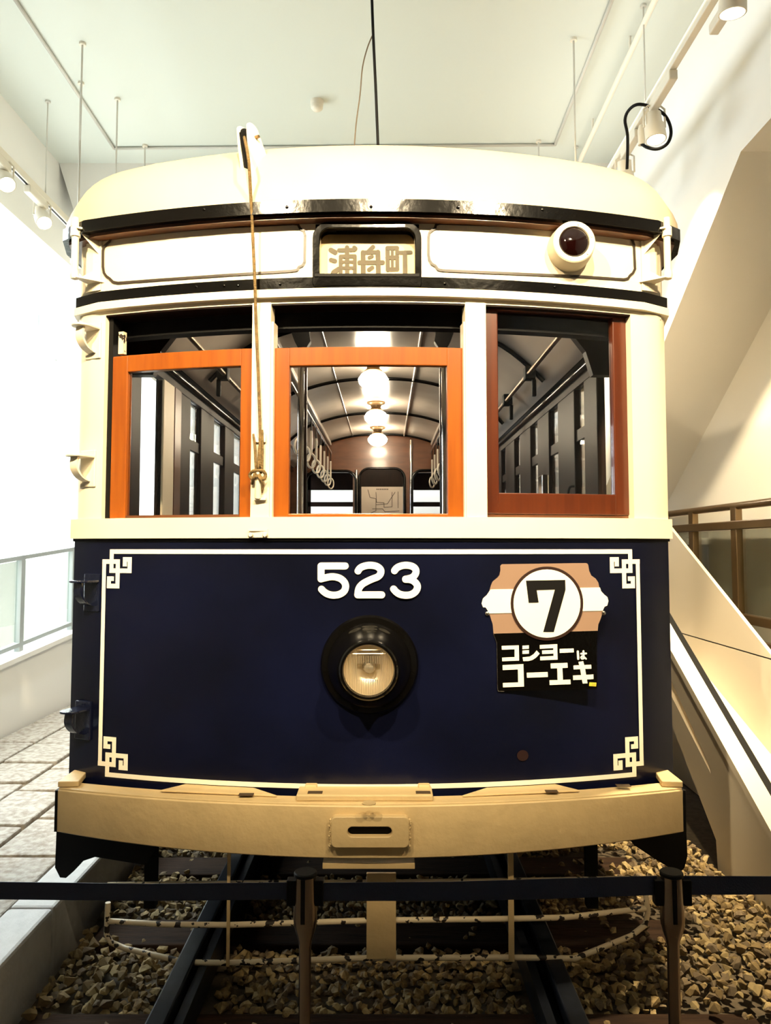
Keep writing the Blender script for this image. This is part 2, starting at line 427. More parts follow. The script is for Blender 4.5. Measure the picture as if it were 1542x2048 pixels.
for h in (0.70, 0.07):
    mb = MB(); mb.prism([(PX-0.10, 2.3, ptop(2.3)+h), (PX-0.10, 8.6, ptop(8.6)+h), (PX-0.10, 8.6, ptop(8.6)+h+0.03), (PX-0.10, 2.3, ptop(2.3)+h+0.03)], (0.04, 0, 0)); mb.build('rail', HALLG, gr)
for a, b in zip([yp[0]-0.92]+yp[:-1], yp):
    mb = MB(); mb.prism([(PX-0.082, a+0.05, ptop(a)+0.11), (PX-0.082, b-0.05, ptop(b)+0.11), (PX-0.082, b-0.05, ptop(b)+0.69), (PX-0.082, a+0.05, ptop(a)+0.69)], (0.006, 0, 0)); mb.build('glass_pane', GLASSB, gr)

# railing at right, against the wall
RX = 2.30
rr = thing('glass_railing', (RX, 5.0, 0.6), 'dark bronze railing with glass infill right of boarding ramp', 'railing')
mb = MB(); mb.tube([(RX, 2.6, 1.765), (RX, 8.5, 1.765)], 0.024, 12); mb.build('handrail', BRASS, rr, smooth=60)
zr = atX(1542, 1046, RX).z
box('rail', (RX-0.03, 2.6, zr-0.028), (RX+0.03, 8.5, zr+0.028), BRASS, rr, 0.006)
z2 = atX(1542, 1250, RX).z
box('rail', (RX-0.025, 2.6, z2-0.02), (RX+0.025, 8.5, z2+0.035), BRASS, rr, 0.006)
box('rail', (RX-0.025, 2.6, z2-0.16), (RX+0.025, 8.5, z2-0.11), BRASS, rr, 0.006)
for px_, in ((1473,), (1387,), (1330,)):
    y = atX(px_, 1060, RX).y
    box('post', (RX-0.022, y-0.04, z2-0.2), (RX+0.022, y+0.04, 1.76), BRASS, rr, 0.005)
box('glass_pane', (RX+0.002, 2.7, z2+0.04), (RX+0.010, 8.4, zr-0.03), GLASSB, rr)
struct(box('trim_6', (RX-0.06, 2.6, -0.05), (XR, 9.0, z2-0.2), WALLP), 'white plinth under the right railing', 'plinth')

# boarding ramp beside the tram
rp = thing('boarding_ramp', (1.75, 3.9, 0.0), 'white boarding ramp with slotted stringer right of the tram', 'ramp')
SX = 1.55
def S(px, py): return atX(px, py, SX)
out = [S(1542, 1652), S(1347, 1302)]
dirv = (out[1]-out[0]); 
top_far = out[1] + dirv*0.55; top_near = out[0] - dirv*0.35
low = [S(1355, 1480), S(1432, 1680), S(1438, 1775)]
lowdir = (low[0]-low[1]); low_far = low[0] + lowdir*1.2
foot = [low[2], Vector((SX, top_near.y, -0.03))]
low[2].z = -0.03
# slot as a hole: build the stringer as an upper and a lower band with end pieces
sl_a, sl_b = S(1422, 1548), S(1353, 1412); sl_c, sl_d = S(1418, 1530), S(1353, 1385)
sld = (sl_b - sl_a); sl_far_lo = sl_a + sld*1.9; sl_far_hi = sl_c + (sl_d-sl_c)*1.9
d_ = (0.055, 0, 0)
mb = MB()
mb.prism([top_near, top_far, low_far, sl_far_lo, sl_far_hi, sl_c, low[1].lerp(sl_c, .5), low[1], low[2], foot[1]], d_) if False else None
mb.prism([top_near, out[1], top_far, sl_far_hi, sl_c, Vector((SX, sl_c.y-0.25, sl_c.z-0.14))], d_)
mb.prism([sl_a, sl_c, Vector((SX, sl_c.y-0.25, sl_c.z-0.14)), top_near, foot[1], low[2], low[1]], d_)
mb.prism([sl_far_lo, sl_a, low[1], low[0], low_far], d_)
mb.prism([sl_far_hi, sl_far_lo, low_far, top_far], d_)
mb.build('stringer', RAMPW, rp)
mb = MB()
def lipz(p, a): return Vector((p.x, p.y, p.z+a))
mb.prism([lipz(top_near, -0.03), lipz(top_far, -0.03), lipz(top_far, 0.012), lipz(top_near, 0.012)], (-0.018, 0, 0))
mb.prism([lipz(top_near, 0.0), lipz(top_far, 0.0), lipz(top_far, 0.012), lipz(top_near, 0.012)], (0.06, 0, 0))
mb.build('lip', RAMPW, rp)
mb = MB()
mb.prism([Vector((SX+0.06, p.y, p.z-0.01)) for p in (top_near, top_far)] + [Vector((SX+0.06, p.y, p.z-0.2)) for p in (top_far, top_near)], (0.045, 0, 0))
mb.build('gap_seal', BLACKM, rp)
BX = 1.95
def zd(Y): return 0.46 + 0.35*(Y-3.795)
mb = MB(); mb.prism([(SX+0.11, 2.6, zd(2.6)), (SX+0.11, 6.0, zd(6.0)), (BX, 6.0, zd(6.0)), (BX, 2.6, zd(2.6))], (0, 0, -0.03)); mb.build('deck', RAMPW, rp)
u1, u2 = atX(1342, 1058, BX), atX(1542, 1310, BX)
ud = (u1-u2); un = u2 - ud*0.35; uf = u1 + ud*0.3
zj = atX(1450, 1292, BX).z
mb = MB(); mb.prism([(BX, un.y-0.0, 0.0), (BX, 6.2, 0.0), (BX, 6.2, zj-0.004), (BX, un.y, zj-0.004)] if un.z > zj else [(BX, 2.8, 0.0), (BX, 6.2, 0.0), (BX, 6.2, zj-0.004), (BX, u2.y-0.02, zj-0.004), (BX, 2.8, zj-0.35)], (0.05, 0, 0)); mb.build('side_panel', RAMPW, rp)
mb = MB(); mb.prism([(BX, u2.y-0.01, zj+0.004), (BX, 6.2, zj+0.004), (BX, 6.2, uf.z), uf, u1, u2], (0.02, 0, 0)); mb.build('side_panel', RAMPW, rp)
mb = MB(); mb.box((BX+0.01, 3.6, zj-0.004), (BX+0.045, 6.2, zj+0.004)); mb.build('panel_joint', BLACKM, rp)

# ================================================================== LIGHTING TRACKS AND SPOTLIGHTS
def track(name, X, Z, y0, y1, rods, label, w=0.036, h=0.05):
    t = thing(name, (X, (y0+y1)/2, Z), label, 'lighting track')
    box('track_bar', (X-w/2, y0, Z-h/2), (X+w/2, y1, Z+h/2), FIXW, t, 0.004)
    if X < 0: box('track_slot', (X-0.006, y0+0.05, Z-h/2-0.002), (X+0.006, y1-0.05, Z-h/2+0.004), BLACKM, t)
    for y in rods:
        MB().tube([(X, y, Z+h/2), (X, y, ZC)], 0.005, 8).lathe([(0, 0.018), (-0.012, 0.018)], (X, y, ZC), (0, 0, 1), 16).build('suspension_rod', FIXG, t, smooth=60)
    return t
LX, LZ = -2.22, atX(0, 305, -2.22).z
RTX = 1.48
RTZ = atX(1420, 5, RTX).z
track('lighting_track', LX, LZ, 1.5, 6.9, (3.2, atZ(98, 202, ZC).y), 'white lighting track hung along the left downstand wall')
track('lighting_track', RTX, RTZ, 0.6, 7.0, (2.2, atZ(1265, 10, ZC).y, 5.6), 'white lighting track hung along the right stair side')
def cross_track(Y, z, x0, x1, rods, label, h):
    t = thing('lighting_track', ((x0+x1)/2, Y, z), label, 'lighting track')
    box('track_bar', (x0, Y-0.03, z-h/2), (x1, Y+0.03, z+h/2), HALLG, t, 0.004)
    for xx in rods: MB().tube([(xx, Y, z+h/2), (xx, Y, ZC)], 0.006, 8).build('suspension_rod', HALLG, t, smooth=60)
    return t
cross_track(7.0, atY(60, 516, 7.0).z, -6.4, -2.7, (-5.5,), 'grey bar crossing high in the left side hall', 0.05)
zz = atY(60, 716, 9.8).z
cross_track(9.8, zz, -6.4, -2.7, (atY(77, 660, 9.8).x,), 'pale track with one small spot in far left hall', 0.055)
def spotlight(p, aim, label, size=0.05, yoke=True):
    """track spotlight: adapter on the track, yoke, can, glowing lens. p = can centre"""
    p = Vector(p); a = (Vector(aim)-p).normalized()
    t = thing('track_spotlight', p, label, 'spotlight', 'spotlights on the ceiling tracks')
    MB().lathe([(-1.5*size, size*0.55), (-1.45*size, size*0.8), (-0.2*size, size*0.8), (-0.1*size, size), (1.4*size, size*1.04), (1.42*size, size*0.92), (1.3*size, size*0.9)], p, a, 32, caps=False).build('housing', FIXW, t, smooth=35)
    MB().lathe([(1.28*size, size*0.9), (1.34*size, size*0.5), (1.36*size, 0.0)], p, a, 32, caps=False).build('lens', LAMPE, t, smooth=True)
    MB().lathe([(-1.5*size, size*0.55), (-1.52*size, 0.0)], p, a, 24, caps=False).build('rear_cap', FIXW, t, smooth=True)
    up = Vector((0, 0, 1)); side = a.cross(up)
    side = side.normalized() if side.length > 0.2 else Vector((1, 0, 0))
    top = p + up*size*2.3
    mb = MB()
    mb.tube([p+side*size*1.08, p+side*size*1.08+up*size*1.9, top+side*size*0.6, top-side*size*0.6, p-side*size*1.08+up*size*1.9, p-side*size*1.08], size*0.11, 8)
    mb.tube([top, top+up*size*0.7], size*0.22, 10); mb.build('yoke', FIXW, t, smooth=50)
    return t, top
def adapter(t, X, Z, y0, y1):
    MB().box((X-0.022, y0, Z-0.075), (X+0.022, y1, Z-0.026)).build('adapter', FIXW, t, bevel=0.006)
def on_track(px, py, X, aimd, label, size, ya, yb, TZ):
    p = atX(px, py, X); t, top = spotlight(p, p + Vector(aimd), label, size)
    adapter(t, X, TZ, p.y+ya, p.y+yb)
    MB().tube([top, (X, p.y, TZ-0.06)], size*0.16, 8).build('stem', FIXW, t, smooth=60)
    return t
on_track(1309, 255, RTX, (0.05, -0.12, -1), 'white spotlight beside the looped black cable on right track', 0.052, -0.28, 0.02, RTZ)
on_track(1466, -10, RTX+0.06, (0.0, 0.12, -1), 'white glowing spotlight at the top right corner', 0.055, -0.1, 0.2, RTZ)
on_track(1250, 348, RTX, (0.1, 0.2, -1), 'white spotlight half hidden behind tram roof at right', 0.05, -0.25, 0.02, RTZ)
on_track(8, 358, LX, (0.55, -0.5, -0.8), 'glowing spotlight at left picture edge on left track', 0.05, -0.2, 0.05, LZ)
on_track(84, 434, LX, (0.5, -0.5, -0.9), 'glowing spotlight on left track nearest the tram roof', 0.05, -0.22, 0.05, LZ)
p = atY(64, 742, 9.8)
t, top = spotlight(p, p+Vector((0, -0.1, -1)), 'small pale spotlight on the track far in left hall', 0.055)
MB().tube([top, (top.x, 9.8, zz)], 0.008, 8).build('stem', FIXG, t)
MB().box((top.x-0.25, 9.76, zz-0.07), (top.x+0.3, 9.84, zz-0.028)).build('adapter', FIXG, t)
# black looped cable near the right spotlight
pts = [(1254, 338, 4.30), (1255, 310, 4.25), (1255, 270, 4.16), (1250, 240, 4.1), (1258, 220, 4.05), (1275, 209, 4.0), (1300, 213, 3.98), (1325, 226, 3.96), (1338, 245, 3.96), (1342, 268, 3.96), (1334, 288, 3.98), (1315, 298, 4.0), (1295, 295, 4.02), (1283, 288, 4.05)]
MBc = MB(); MBc.tube([atY(*q) for q in pts], 0.0085, 10, smooth=5)
cb = thing('power_cable', atY(1283, 288, 4.05), 'black looped power cable hanging on the right lighting track', 'cable')
MBc.build('cord', BLACKM, cb, smooth=True)
MB().tube([atY(1283, 290, 4.05), atY(1283, 262, 4.05), atY(1284, 252, 4.05)], [0.018, 0.021, 0.017], 14).build('plug', FIXW, cb, smooth=50)
# pipe on the right ceiling
PZ = 4.40
mb = MB(); a, b = atZ(1310, 0, PZ), atZ(1157, 328, PZ); d = (b-a)
mb.tube([a-d*0.6, b+d*0.2], 0.017, 12)
for k in (0.25, 0.75): q = a+d*k; mb.tube([q, (q.x, q.y, ZC)], 0.008, 8)
tag(mb.build('overhead_pipe', FIXW, None, smooth=60), 'thin white pipe under the ceiling above right lighting track', 'pipe')
# hanging rods near the tram roof
for (px_, py_, lab) in ((165, 86, 'tallest thin rod hanging left of the tram roof'), (162, 165, 'thin rod hanging just behind the tallest left rod'), (235, 197, 'thin rod hanging over left shoulder of tram roof'),
                        (290, 290, 'short thin rod at the ceiling beam, left of the pulley'), (1147, 77, 'long thin rod hanging over right shoulder of tram roof'), (1077, 281, 'short thin rod at the ceiling beam, right of centre')):
    p = atZ(px_, py_, ZC)
    t = thing('hanging_rod', p, lab, 'rod', 'thin rods hanging from the ceiling')
    MB().tube([p, (p.x, p.y, 3.32)], 0.006, 8).build('rod', FIXG, t, smooth=60)
    MB().lathe([(0, 0.02), (-0.015, 0.02)], p, (0, 0, 1), 16).build('ceiling_rose', FIXW, t, smooth=40)
    MB().box((p.x-0.02, p.y-0.05, 3.29), (p.x+0.02, p.y+0.05, 3.325)).build('end_clamp', FIXG, t)
# smoke detector
p = atZ(634, 202, ZC)
sd = thing('smoke_detector', p, 'small round white smoke detector on the ceiling', 'smoke detector')
MB().lathe([(0, 0.045), (-0.018, 0.045), (-0.03, 0.036)], p, (0, 0, 1), 28).build('base', FIXW, sd, smooth=40)
MB().lathe([(-0.03, 0.042), (-0.05, 0.040), (-0.062, 0.030), (-0.066, 0.0)], p, (0, 0, 1), 28, caps=False).build('sensor_cap', GLASSB if False else FIXW, sd, smooth=True)
# cable from the ceiling to the tram roof
hc = thing('overhead_cable', atY(757, 300, 4.0), 'black cable dropping from the ceiling to tram roof', 'cable')
MB().tube([atY(742, -60, 3.85), atY(746, 60, 3.9), atY(752, 190, 3.95), atY(757, 320, 4.0)], 0.0075, 8, smooth=4).build('cable', BLACKM, hc, smooth=True)
MB().tube([atY(747, 66, 3.9), atY(735, 95, 3.92), atY(725, 135, 3.94), atY(720, 190, 3.96), atY(712, 250, 3.98), atY(707, 320, 4.0)], 0.0035, 8, smooth=5).build('thin_cord', mat('brown_cord', (0.12, 0.09, 0.06), 0.7), hc, smooth=True)

# ================================================================== TRACK BED: rails, sleepers, ballast
for s, lab in ((-1, 'dark steel tram rail on the left of track'), (1, 'dark steel tram rail on the right of track')):
    r = thing('tram_rail', (s*0.60, 5.5, 0.02), lab, 'rail', 'rails under the tram')
    xi = s*0.582
    xo = s*(0.582+0.06)
    mb = MB(); mb.box((min(xi, xo), 2.17, 0.09), (max(xi, xo), 10.5, 0.135)); mb.build('rail_head', RAILM, r, bevel=0.006)
    xm = (xi+xo)/2
    box('rail_web', (xm-0.012, 2.17, 0.03), (xm+0.012, 10.5, 0.09), RAILM, r)
    box('rail_foot', (xm-0.065, 2.17, 0.015), (xm+0.065, 10.5, 0.032), RAILM, r)
    xg = s*0.545
    box('guard_rail', (xg-0.022, 2.17, 0.02), (xg+0.006, 10.5, 0.115), RAILM, r)
sl_y = [2.445 + 0.62*k for k in range(6)]
for k, y in enumerate(sl_y):
    o = box('railway_sleeper', (-1.06, y-0.10, -0.05), (1.22, y+0.10, 0.022), SLEEP, None, 0.008)
    where = ('nearest the viewer', 'under the safety guard', 'under the front bumper', 'behind the guard tubes', 'deep under the tram', 'farthest under the tram')[k]
    tag(o, 'dark brown wooden sleeper across the track, %s' % where, 'sleeper', 'sleepers under the rails')

def rock(seed):
    rn = random.Random(seed); bm = bmesh.new()
    for _ in range(15):
        v = Vector((rn.gauss(0, 1), rn.gauss(0, 1), rn.gauss(0, 1))).normalized()
        bm.verts.new((v.x*rn.uniform(.8, 1.25), v.y*rn.uniform(.6, 1.0), v.z*rn.uniform(.5, .8)))
    r = bmesh.ops.convex_hull(bm, input=bm.verts)
    bmesh.ops.delete(bm, geom=[g for g in r['geom_interior'] if isinstance(g, bmesh.types.BMVert)], context='VERTS')
    return bm
rocks = [rock(i) for i in range(10)]
rmesh = []
for i, b in enumerate(rocks):
    me = bpy.data.meshes.new('ballast_stone'); b.to_mesh(me); me.materials.append(BALL[i % 3]); rmesh.append(me)
stones = []
rn = random.Random(11)
def blocked(x, y):
    if 0.51 < abs(x) < 0.67: return True
    for ys in sl_y:
        if abs(y-ys) < 0.115 and -1.07 < x < 1.23: return rn.random() > 0.10
    return False
sp = 0.0285
iy = 0; y = 2.20
while y < 5.6:
    x = -1.10
    while x < 2.25:
        xx, yy = x + rn.uniform(-.5, .5)*sp, y + rn.uniform(-.5, .5)*sp
        heap = 0.0
        if xx > 0.78: heap = min(0.07, (xx-0.78)*0.16)
        if xx < -0.80: heap = min(0.03, (-0.80-xx)*0.1)
        if xx > -1.085 and not (xx > 1.52 and yy > 3.3 and xx < 2.0) and not blocked(xx, yy):
            sz = rn.uniform(0.013, 0.026) * (0.92 if abs(xx) < 0.6 else 1.0)
            stones.append((Vector((xx, yy, heap + rn.uniform(-.006, .020))), sz, rn.uniform(0, 6.3), rn.uniform(-.6, .6), rn.uniform(-.6, .6), rn.randrange(10)))
        x += sp
    y += sp
def inframe(s):
    p = s[0]; d = p - Vector((CAMX, 0, CAMZ))
    zc_ = d.y*math.cos(TH) + d.z*math.sin(TH); yc_ = -d.y*math.sin(TH) + d.z*math.cos(TH)
    px_ = HX + FPX*d.x/zc_; py_ = CYP - FPX*yc_/zc_
    return 10 < px_ < 1532 and 1830 < py_ < 2035 and not (575 < px_ < 660) and not (1300 < px_ < 1370)
vis = [(s[1]/(s[0]-camo.location).length*(1.0 + 3.0*(s[0].x > 0.8 or s[0].x < -0.8)), i) for i, s in enumerate(stones) if inframe(s) and s[0].z > 0.0]
vis.sort(reverse=True); near = set(i for _, i in vis[:300])
rest = bmesh.new()
heads = {0: None}
fill = {m: bmesh.new() for m in range(3)}
allv, allf, allm = [], [], []
rv = [([v.co.copy() for v in me_.vertices], [tuple(p.vertices) for p in me_.polygons]) for me_ in rmesh]
for i, (p, sz, a, b_, c_, k) in enumerate(stones):
    M = Matrix.Translation(p) @ Matrix.Rotation(a, 4, 'Z') @ Matrix.Rotation(b_, 4, 'X') @ Matrix.Rotation(c_, 4, 'Y') @ Matrix.Scale(sz, 4)
    if i in near:
        o = bpy.data.objects.new('ballast_stone', rmesh[k]); COL.objects.link(o); o.matrix_world = M
        tag(o, 'loose angular ochre ballast stone lying in the front of the track bed', 'stone', 'loose ballast stones at the front')
    else:
        n0 = len(allv)
        allv += [M @ v for v in rv[k][0]]
        allf += [tuple(n0+q for q in f) for f in rv[k][1]]; allm += [k % 3]*len(rv[k][1])
me = bpy.data.meshes.new('ballast'); me.from_pydata(allv, [], allf)
for m in BALL: me.materials.append(m)
me.polygons.foreach_set('material_index', allm)
o = bpy.data.objects.new('ballast', me); COL.objects.link(o)
tag(o, 'bed of crushed ochre stone around the rails and beneath the tram', 'ballast', None, 'stuff')

# ================================================================== THE TRAM
tram = thing('tram', (0, 3.2, 0.135), 'cream and navy vintage tram car numbered 523 facing the viewer', 'tram')
def part(mb, name, m, parent=None, **k): return mb.build(name, m, parent or tram, **k)
TE = XA + 0.2                                   # start of the straight sides
TS = TE + 0.5
# levels on the front, read at the centre of the photograph
z_band_t, z_band_b = zf(402, .05), zf(427, .05)
z_lb_b = zf(553)                                # bottom of the letterboard
z_lb2_t, z_lb2_b = zf(552, .02), zf(574, .02)   # lower black band
z_mo_b = zf(592, .015)                          # cream moulding under it
z_win_t = zf(604)
z_sill_t, z_sill_b = zf(1034), zf(1076)
z_bot = zf(1612)
tb = TE + 6.2
part(MB().sweep(-tb, tb, z_bot, z_sill_b+0.01, 0.0, 0.04, n=120), 'apron_panel', NAVY, smooth=40)
part(MB().sweep(-tb, tb, z_sill_b, z_sill_t, 0.016, 0.055, n=120), 'belt_rail', CREAM, smooth=40)
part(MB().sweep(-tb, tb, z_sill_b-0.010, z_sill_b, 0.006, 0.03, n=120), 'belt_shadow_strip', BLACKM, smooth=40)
# letterboard with the blind opening
ho = [tx(639, 500), tx(830, 500)]
zo_t, zo_b = zf(455.5), zf(550)
mb = MB()
mb.sweep(-tb, ho[0], z_win_t, z_band_t, 0.0, 0.035, n=70); mb.sweep(ho[1], tb, z_win_t, z_band_t, 0.0, 0.035, n=70)
mb.sweep(ho[0], ho[1], z_win_t, zo_b, 0.0, 0.035); mb.sweep(ho[0], ho[1], zo_t, z_band_t, 0.0, 0.035)
part(mb, 'letterboard', CREAM, smooth=40)
part(MB().sweep(-tb, tb, z_lb2_b, z_lb2_t, 0.016, 0.03, n=120), 'lower_black_band', BLACK, smooth=40)
part(MB().sweep(-tb, tb, z_mo_b, z_lb2_b-0.002, 0.022, 0.05, n=120), 'drip_moulding', CREAM, smooth=40)
part(MB().sweep(-tb, tb, z_band_b, z_band_t, 0.068, 0.03, n=160), 'roof_band', BLACK, smooth=40)
part(MB().sweep(-tb, tb, z_band_b-0.012, z_band_b+0.004, 0.046, 0.08, n=120), 'roof_edge_board', BWOOD, smooth=40)
# bolts on the black bands
mb = MB()
for px_ in (408, 574, 742, 916, 1085):
    q = F(px_, 413 + (px_-740)**2*5.5e-5, 0.068); part(MB().lathe([(0, .006), (.004, .005), (.005, 0.001)], q, (0, -1, 0), 10), 'band_bolt', BLACK, smooth=40)
for px_ in (392, 448, 476, 560, 890, 1110):
    q = F(px_, 563 + abs(px_-740)*0.03, 0.016); part(MB().lathe([(0, .005), (.004, .004), (.005, 0.001)], q, (0, -1, 0), 10), 'band_bolt', BLACK, smooth=40)
# roof dome
WY = 1.10
def roof_pt(t, lam, H, off):
    b = plan(t, off); cy = max(b[1], YC + WY)
    x = b[0]*(1-lam); y = b[1] + (cy-b[1])*lam
    return Vector((x, y, z_band_t - 0.006 + H*(1-(1-lam)**2.6)**(1/2.1)))
H_ROOF = 0.475
ts = [(-tb + 2*tb*i/140) for i in range(141)]
lams = [1-(1-i/26)**1.0 for i in range(27)]; lams = [l**1.6 for l in lams]
mb = MB(); mb.grid([[roof_pt(t, l, H_ROOF, 0.063) for t in ts] for l in lams])
part(mb, 'roof', ROOFC, smooth=True)
# panel lines on the letterboard
fn = lambda x, y: F(x, y, 0.003)
def arcs(pts): return pts
L1 = [(232,471),(300,465),(440,455),(588,448),(596,449),(600,457),(607,461),(610,470),(609,524),(605,531),(598,534),(594,540),(584,542),(440,551),(300,561),(236,566),(226,564),(219,557),(213,553),(208,546),(206,534),(206,502),(208,493),(215,487),(220,483),(222,476),(232,471)]
L2 = [(880,447),(1000,451),(1160,457),(1250,463),(1256,466),(1259,475),(1265,481),(1268,490),(1270,538),(1266,546),(1260,551),(1256,557),(1248,559),(1160,553),(1000,546),(886,541),(876,539),(871,532),(864,528),(859,521),(857,510),(857,474),(859,465),(865,460),(870,457),(872,450),(880,447)]
mb = MB(); mb.stroke(L1, 5, fn); part(mb, 'painted_panel_line', LINEP, weld=False)
mb = MB(); mb.stroke(L2, 5, fn); part(mb, 'painted_panel_line', LINEP, weld=False)

# destination blind box
def rrect(x0, y0, x1, y1, rt, rb, k=7):
    out = []
    for cx, cy, r, a0 in ((x0+rt, y0+rt, rt, 180), (x1-rt, y0+rt, rt, 270), (x1-rb, y1-rb, rb, 0), (x0+rb, y1-rb, rb, 90)):
        for i in range(k): a = math.radians(a0 + 90*i/(k-1)); out.append((cx+r*math.cos(a), cy+r*math.sin(a)))
    return out
fo = rrect(625, 443, 843, 572, 32, 4); fi = rrect(639, 455.5, 830, 550, 21, 2)
mb = MB(); mb.ring([F(x, y, 0.022) for x, y in fo], [F(x, y, 0.022) for x, y in fi], (0, 0.03, 0))
fr = part(mb, 'destination_frame', BLACK, bevel=0.003)
bx0, bx1 = ho[0]-0.004, ho[1]+0.004
mb = MB()
mb.box((bx0-.01, YC-.02, zo_b-.012), (bx1+.01, YC+.14, zo_b-.002)); mb.box((bx0-.01, YC-.0, zo_t), (bx1+.01, YC+.14, zo_t+.012))
mb.box((bx0-.012, YC+.01, zo_b), (bx0, YC+.14, zo_t)); mb.box((bx1, YC+.01, zo_b), (bx1+.012, YC+.14, zo_t)); mb.box((bx0, YC+.13, zo_b), (bx1, YC+.14, zo_t))
part(mb, 'blind_box', BLACKM)
BY = YC + 0.045
g2 = lambda x, y: atY(x, y, BY)
g3 = lambda x, y: atY(x, y, BY-0.002)
bl = MB(); bl.prism([g2(*q) for q in rrect(641, 469, 829, 556, 20, 1)], (0, 0.004, 0)); bl = part(bl, 'destination_blind', ROLLC)
mb = MB(); mb.prism([g3(*q) for q in rrect(642, 469, 828, 487, 17, 1)], (0, 0.001, 0)); mb.build('blind_shade_strip', mat('blind_shade_brown', (0.30, 0.21, 0.10), 0.35, var=0.4, vscale=14), bl)  # brown strip: shading along the top of the blind painted in
Z7 = lambda q: (600 + .18158*q[0], 420 + .18158*q[1])
def kan(strokes, name):
    mb = MB()
    for w, pts in strokes: mb.stroke([Z7(q) for q in pts], w*.18158*1.14, g3, round_=True)
    mb.build(name, ROLLT, bl, weld=False)
kan([(46,[(340,440),(388,466)]),(42,[(342,550),(385,562)]),(46,[(350,735),(372,685),(425,650)]),(38,[(430,443),(600,438)]),(42,[(518,412),(520,735)]),(40,[(598,415),(610,425)]),
     (36,[(448,735),(448,512),(604,508),(604,735)]),(26,[(448,572),(604,572)]),(28,[(448,638),(604,638)])], 'blind_character')
kan([(40,[(752,458),(804,406)]),(38,[(692,468),(862,464)]),(46,[(694,468),(697,735)]),(46,[(858,464),(864,735)]),(42,[(655,579),(912,578)]),(32,[(762,525),(794,510)]),(38,[(760,658),(795,634)])], 'blind_character')
kan([(40,[(964,418),(968,660)]),(27,[(1016,420),(1018,655)]),(36,[(1068,415),(1072,655)]),(42,[(964,420),(1068,418)]),(40,[(964,525),(1070,523)]),(40,[(968,655),(1072,652)]),(34,[(1085,470),(1220,466)]),(42,[(1156,470),(1158,735)])], 'blind_character')

# window posts
def post(pxl, pxr, off=0.004, th=0.055):
    t0, t1 = tx(pxl, 800), tx(pxr, 800)
    return MB().sweep(t0, t1, z_sill_t-0.005, z_win_t+0.005, off, th)
part(post(503, 541), 'window_post', CREAM, bevel=0.003)
part(post(931, 973), 'window_post', CREAM, bevel=0.003)
xl, xr = tx(208, 800), tx(1264, 800)
mb = MB(); mb.sweep(-TE-0.02, xl, z_sill_t-0.005, z_win_t+0.01, 0.0, 0.075); part(mb, 'corner_post', CREAM, smooth=40)
mb = MB(); mb.sweep(xr, TE+0.02, z_sill_t-0.005, z_win_t+0.01, 0.0, 0.075); part(mb, 'corner_post', CREAM, smooth=40)
mb = MB(); mb.sweep(xl-0.02, xr+0.02, z_win_t-0.006, z_mo_b+0.012, -0.002, 0.10); part(mb, 'window_head', DWOOD)
mb = MB(); mb.sweep(xl-0.02, xr+0.02, z_sill_t-0.03, z_sill_t+0.012, -0.035, 0.05); part(mb, 'window_sill', BWOOD)

# sashes
def sash(l, r, top, gl, gr_, gt, gb, bottom, off, m, th=0.03):
    xs = [tx(v, 850, off) for v in (l, gl, gr_, r)]
    zs = [F((l+r)/2, v, off).z for v in (top, gt, gb, bottom)]
    s = part(MB().sweep(xs[1]-.002, xs[2]+.002, zs[1], zs[0], off, th), 'window_sash', m, bevel=0.003)
    MB().sweep(xs[0], xs[1], zs[3], zs[0], off, th).build('stile', m, s, bevel=0.004)
    MB().sweep(xs[2], xs[3], zs[3], zs[0], off, th).build('stile', m, s, bevel=0.004)
    if bottom - gb > 6: MB().sweep(xs[1]-.002, xs[2]+.002, zs[3], zs[2], off, th).build('bottom_rail', m, s, bevel=0.003)
    else: MB().sweep(xs[1]-.002, xs[2]+.002, zs[3], zs[2], off-.004, th).build('bottom_rail', BWOOD, s)
    MB().sweep(xs[1], xs[2], zs[2], zs[1], off-th/2, 0.004).build('glass_pane', GLASS, s)
    return s
sash(218, 505, 703, 250, 478, 737, 1030, 1036, -0.022, WOOD)
sash(543, 934, 693, 577, 896, 730, 1027, 1034, -0.022, WOOD)
sash(969, 1264, 617, 1000, 1233, 627, 987, 1029, -0.030, WOODR)
# open light above left sash and centre: jamb strips
mb = MB(); mb.sweep(tx(215, 700)-.012, tx(219, 700), z_sill_t, z_win_t, -0.02, 0.05); part(mb, 'window_jamb', BLACKM)
mb = MB(); mb.sweep(tx(541, 800), tx(546, 800), z_sill_t, zf(640), -0.002, 0.055); part(mb, 'window_jamb', CREAM)
mb = MB(); mb.sweep(tx(928, 800), tx(932, 800), z_sill_t, zf(640), -0.002, 0.055); part(mb, 'window_jamb', CREAM)
mb = MB(); mb.sweep(tx(227, 660), tx(237, 660), zf(683), zf(636), -0.03, 0.02); part(mb, 'worn_latch', CHIP)

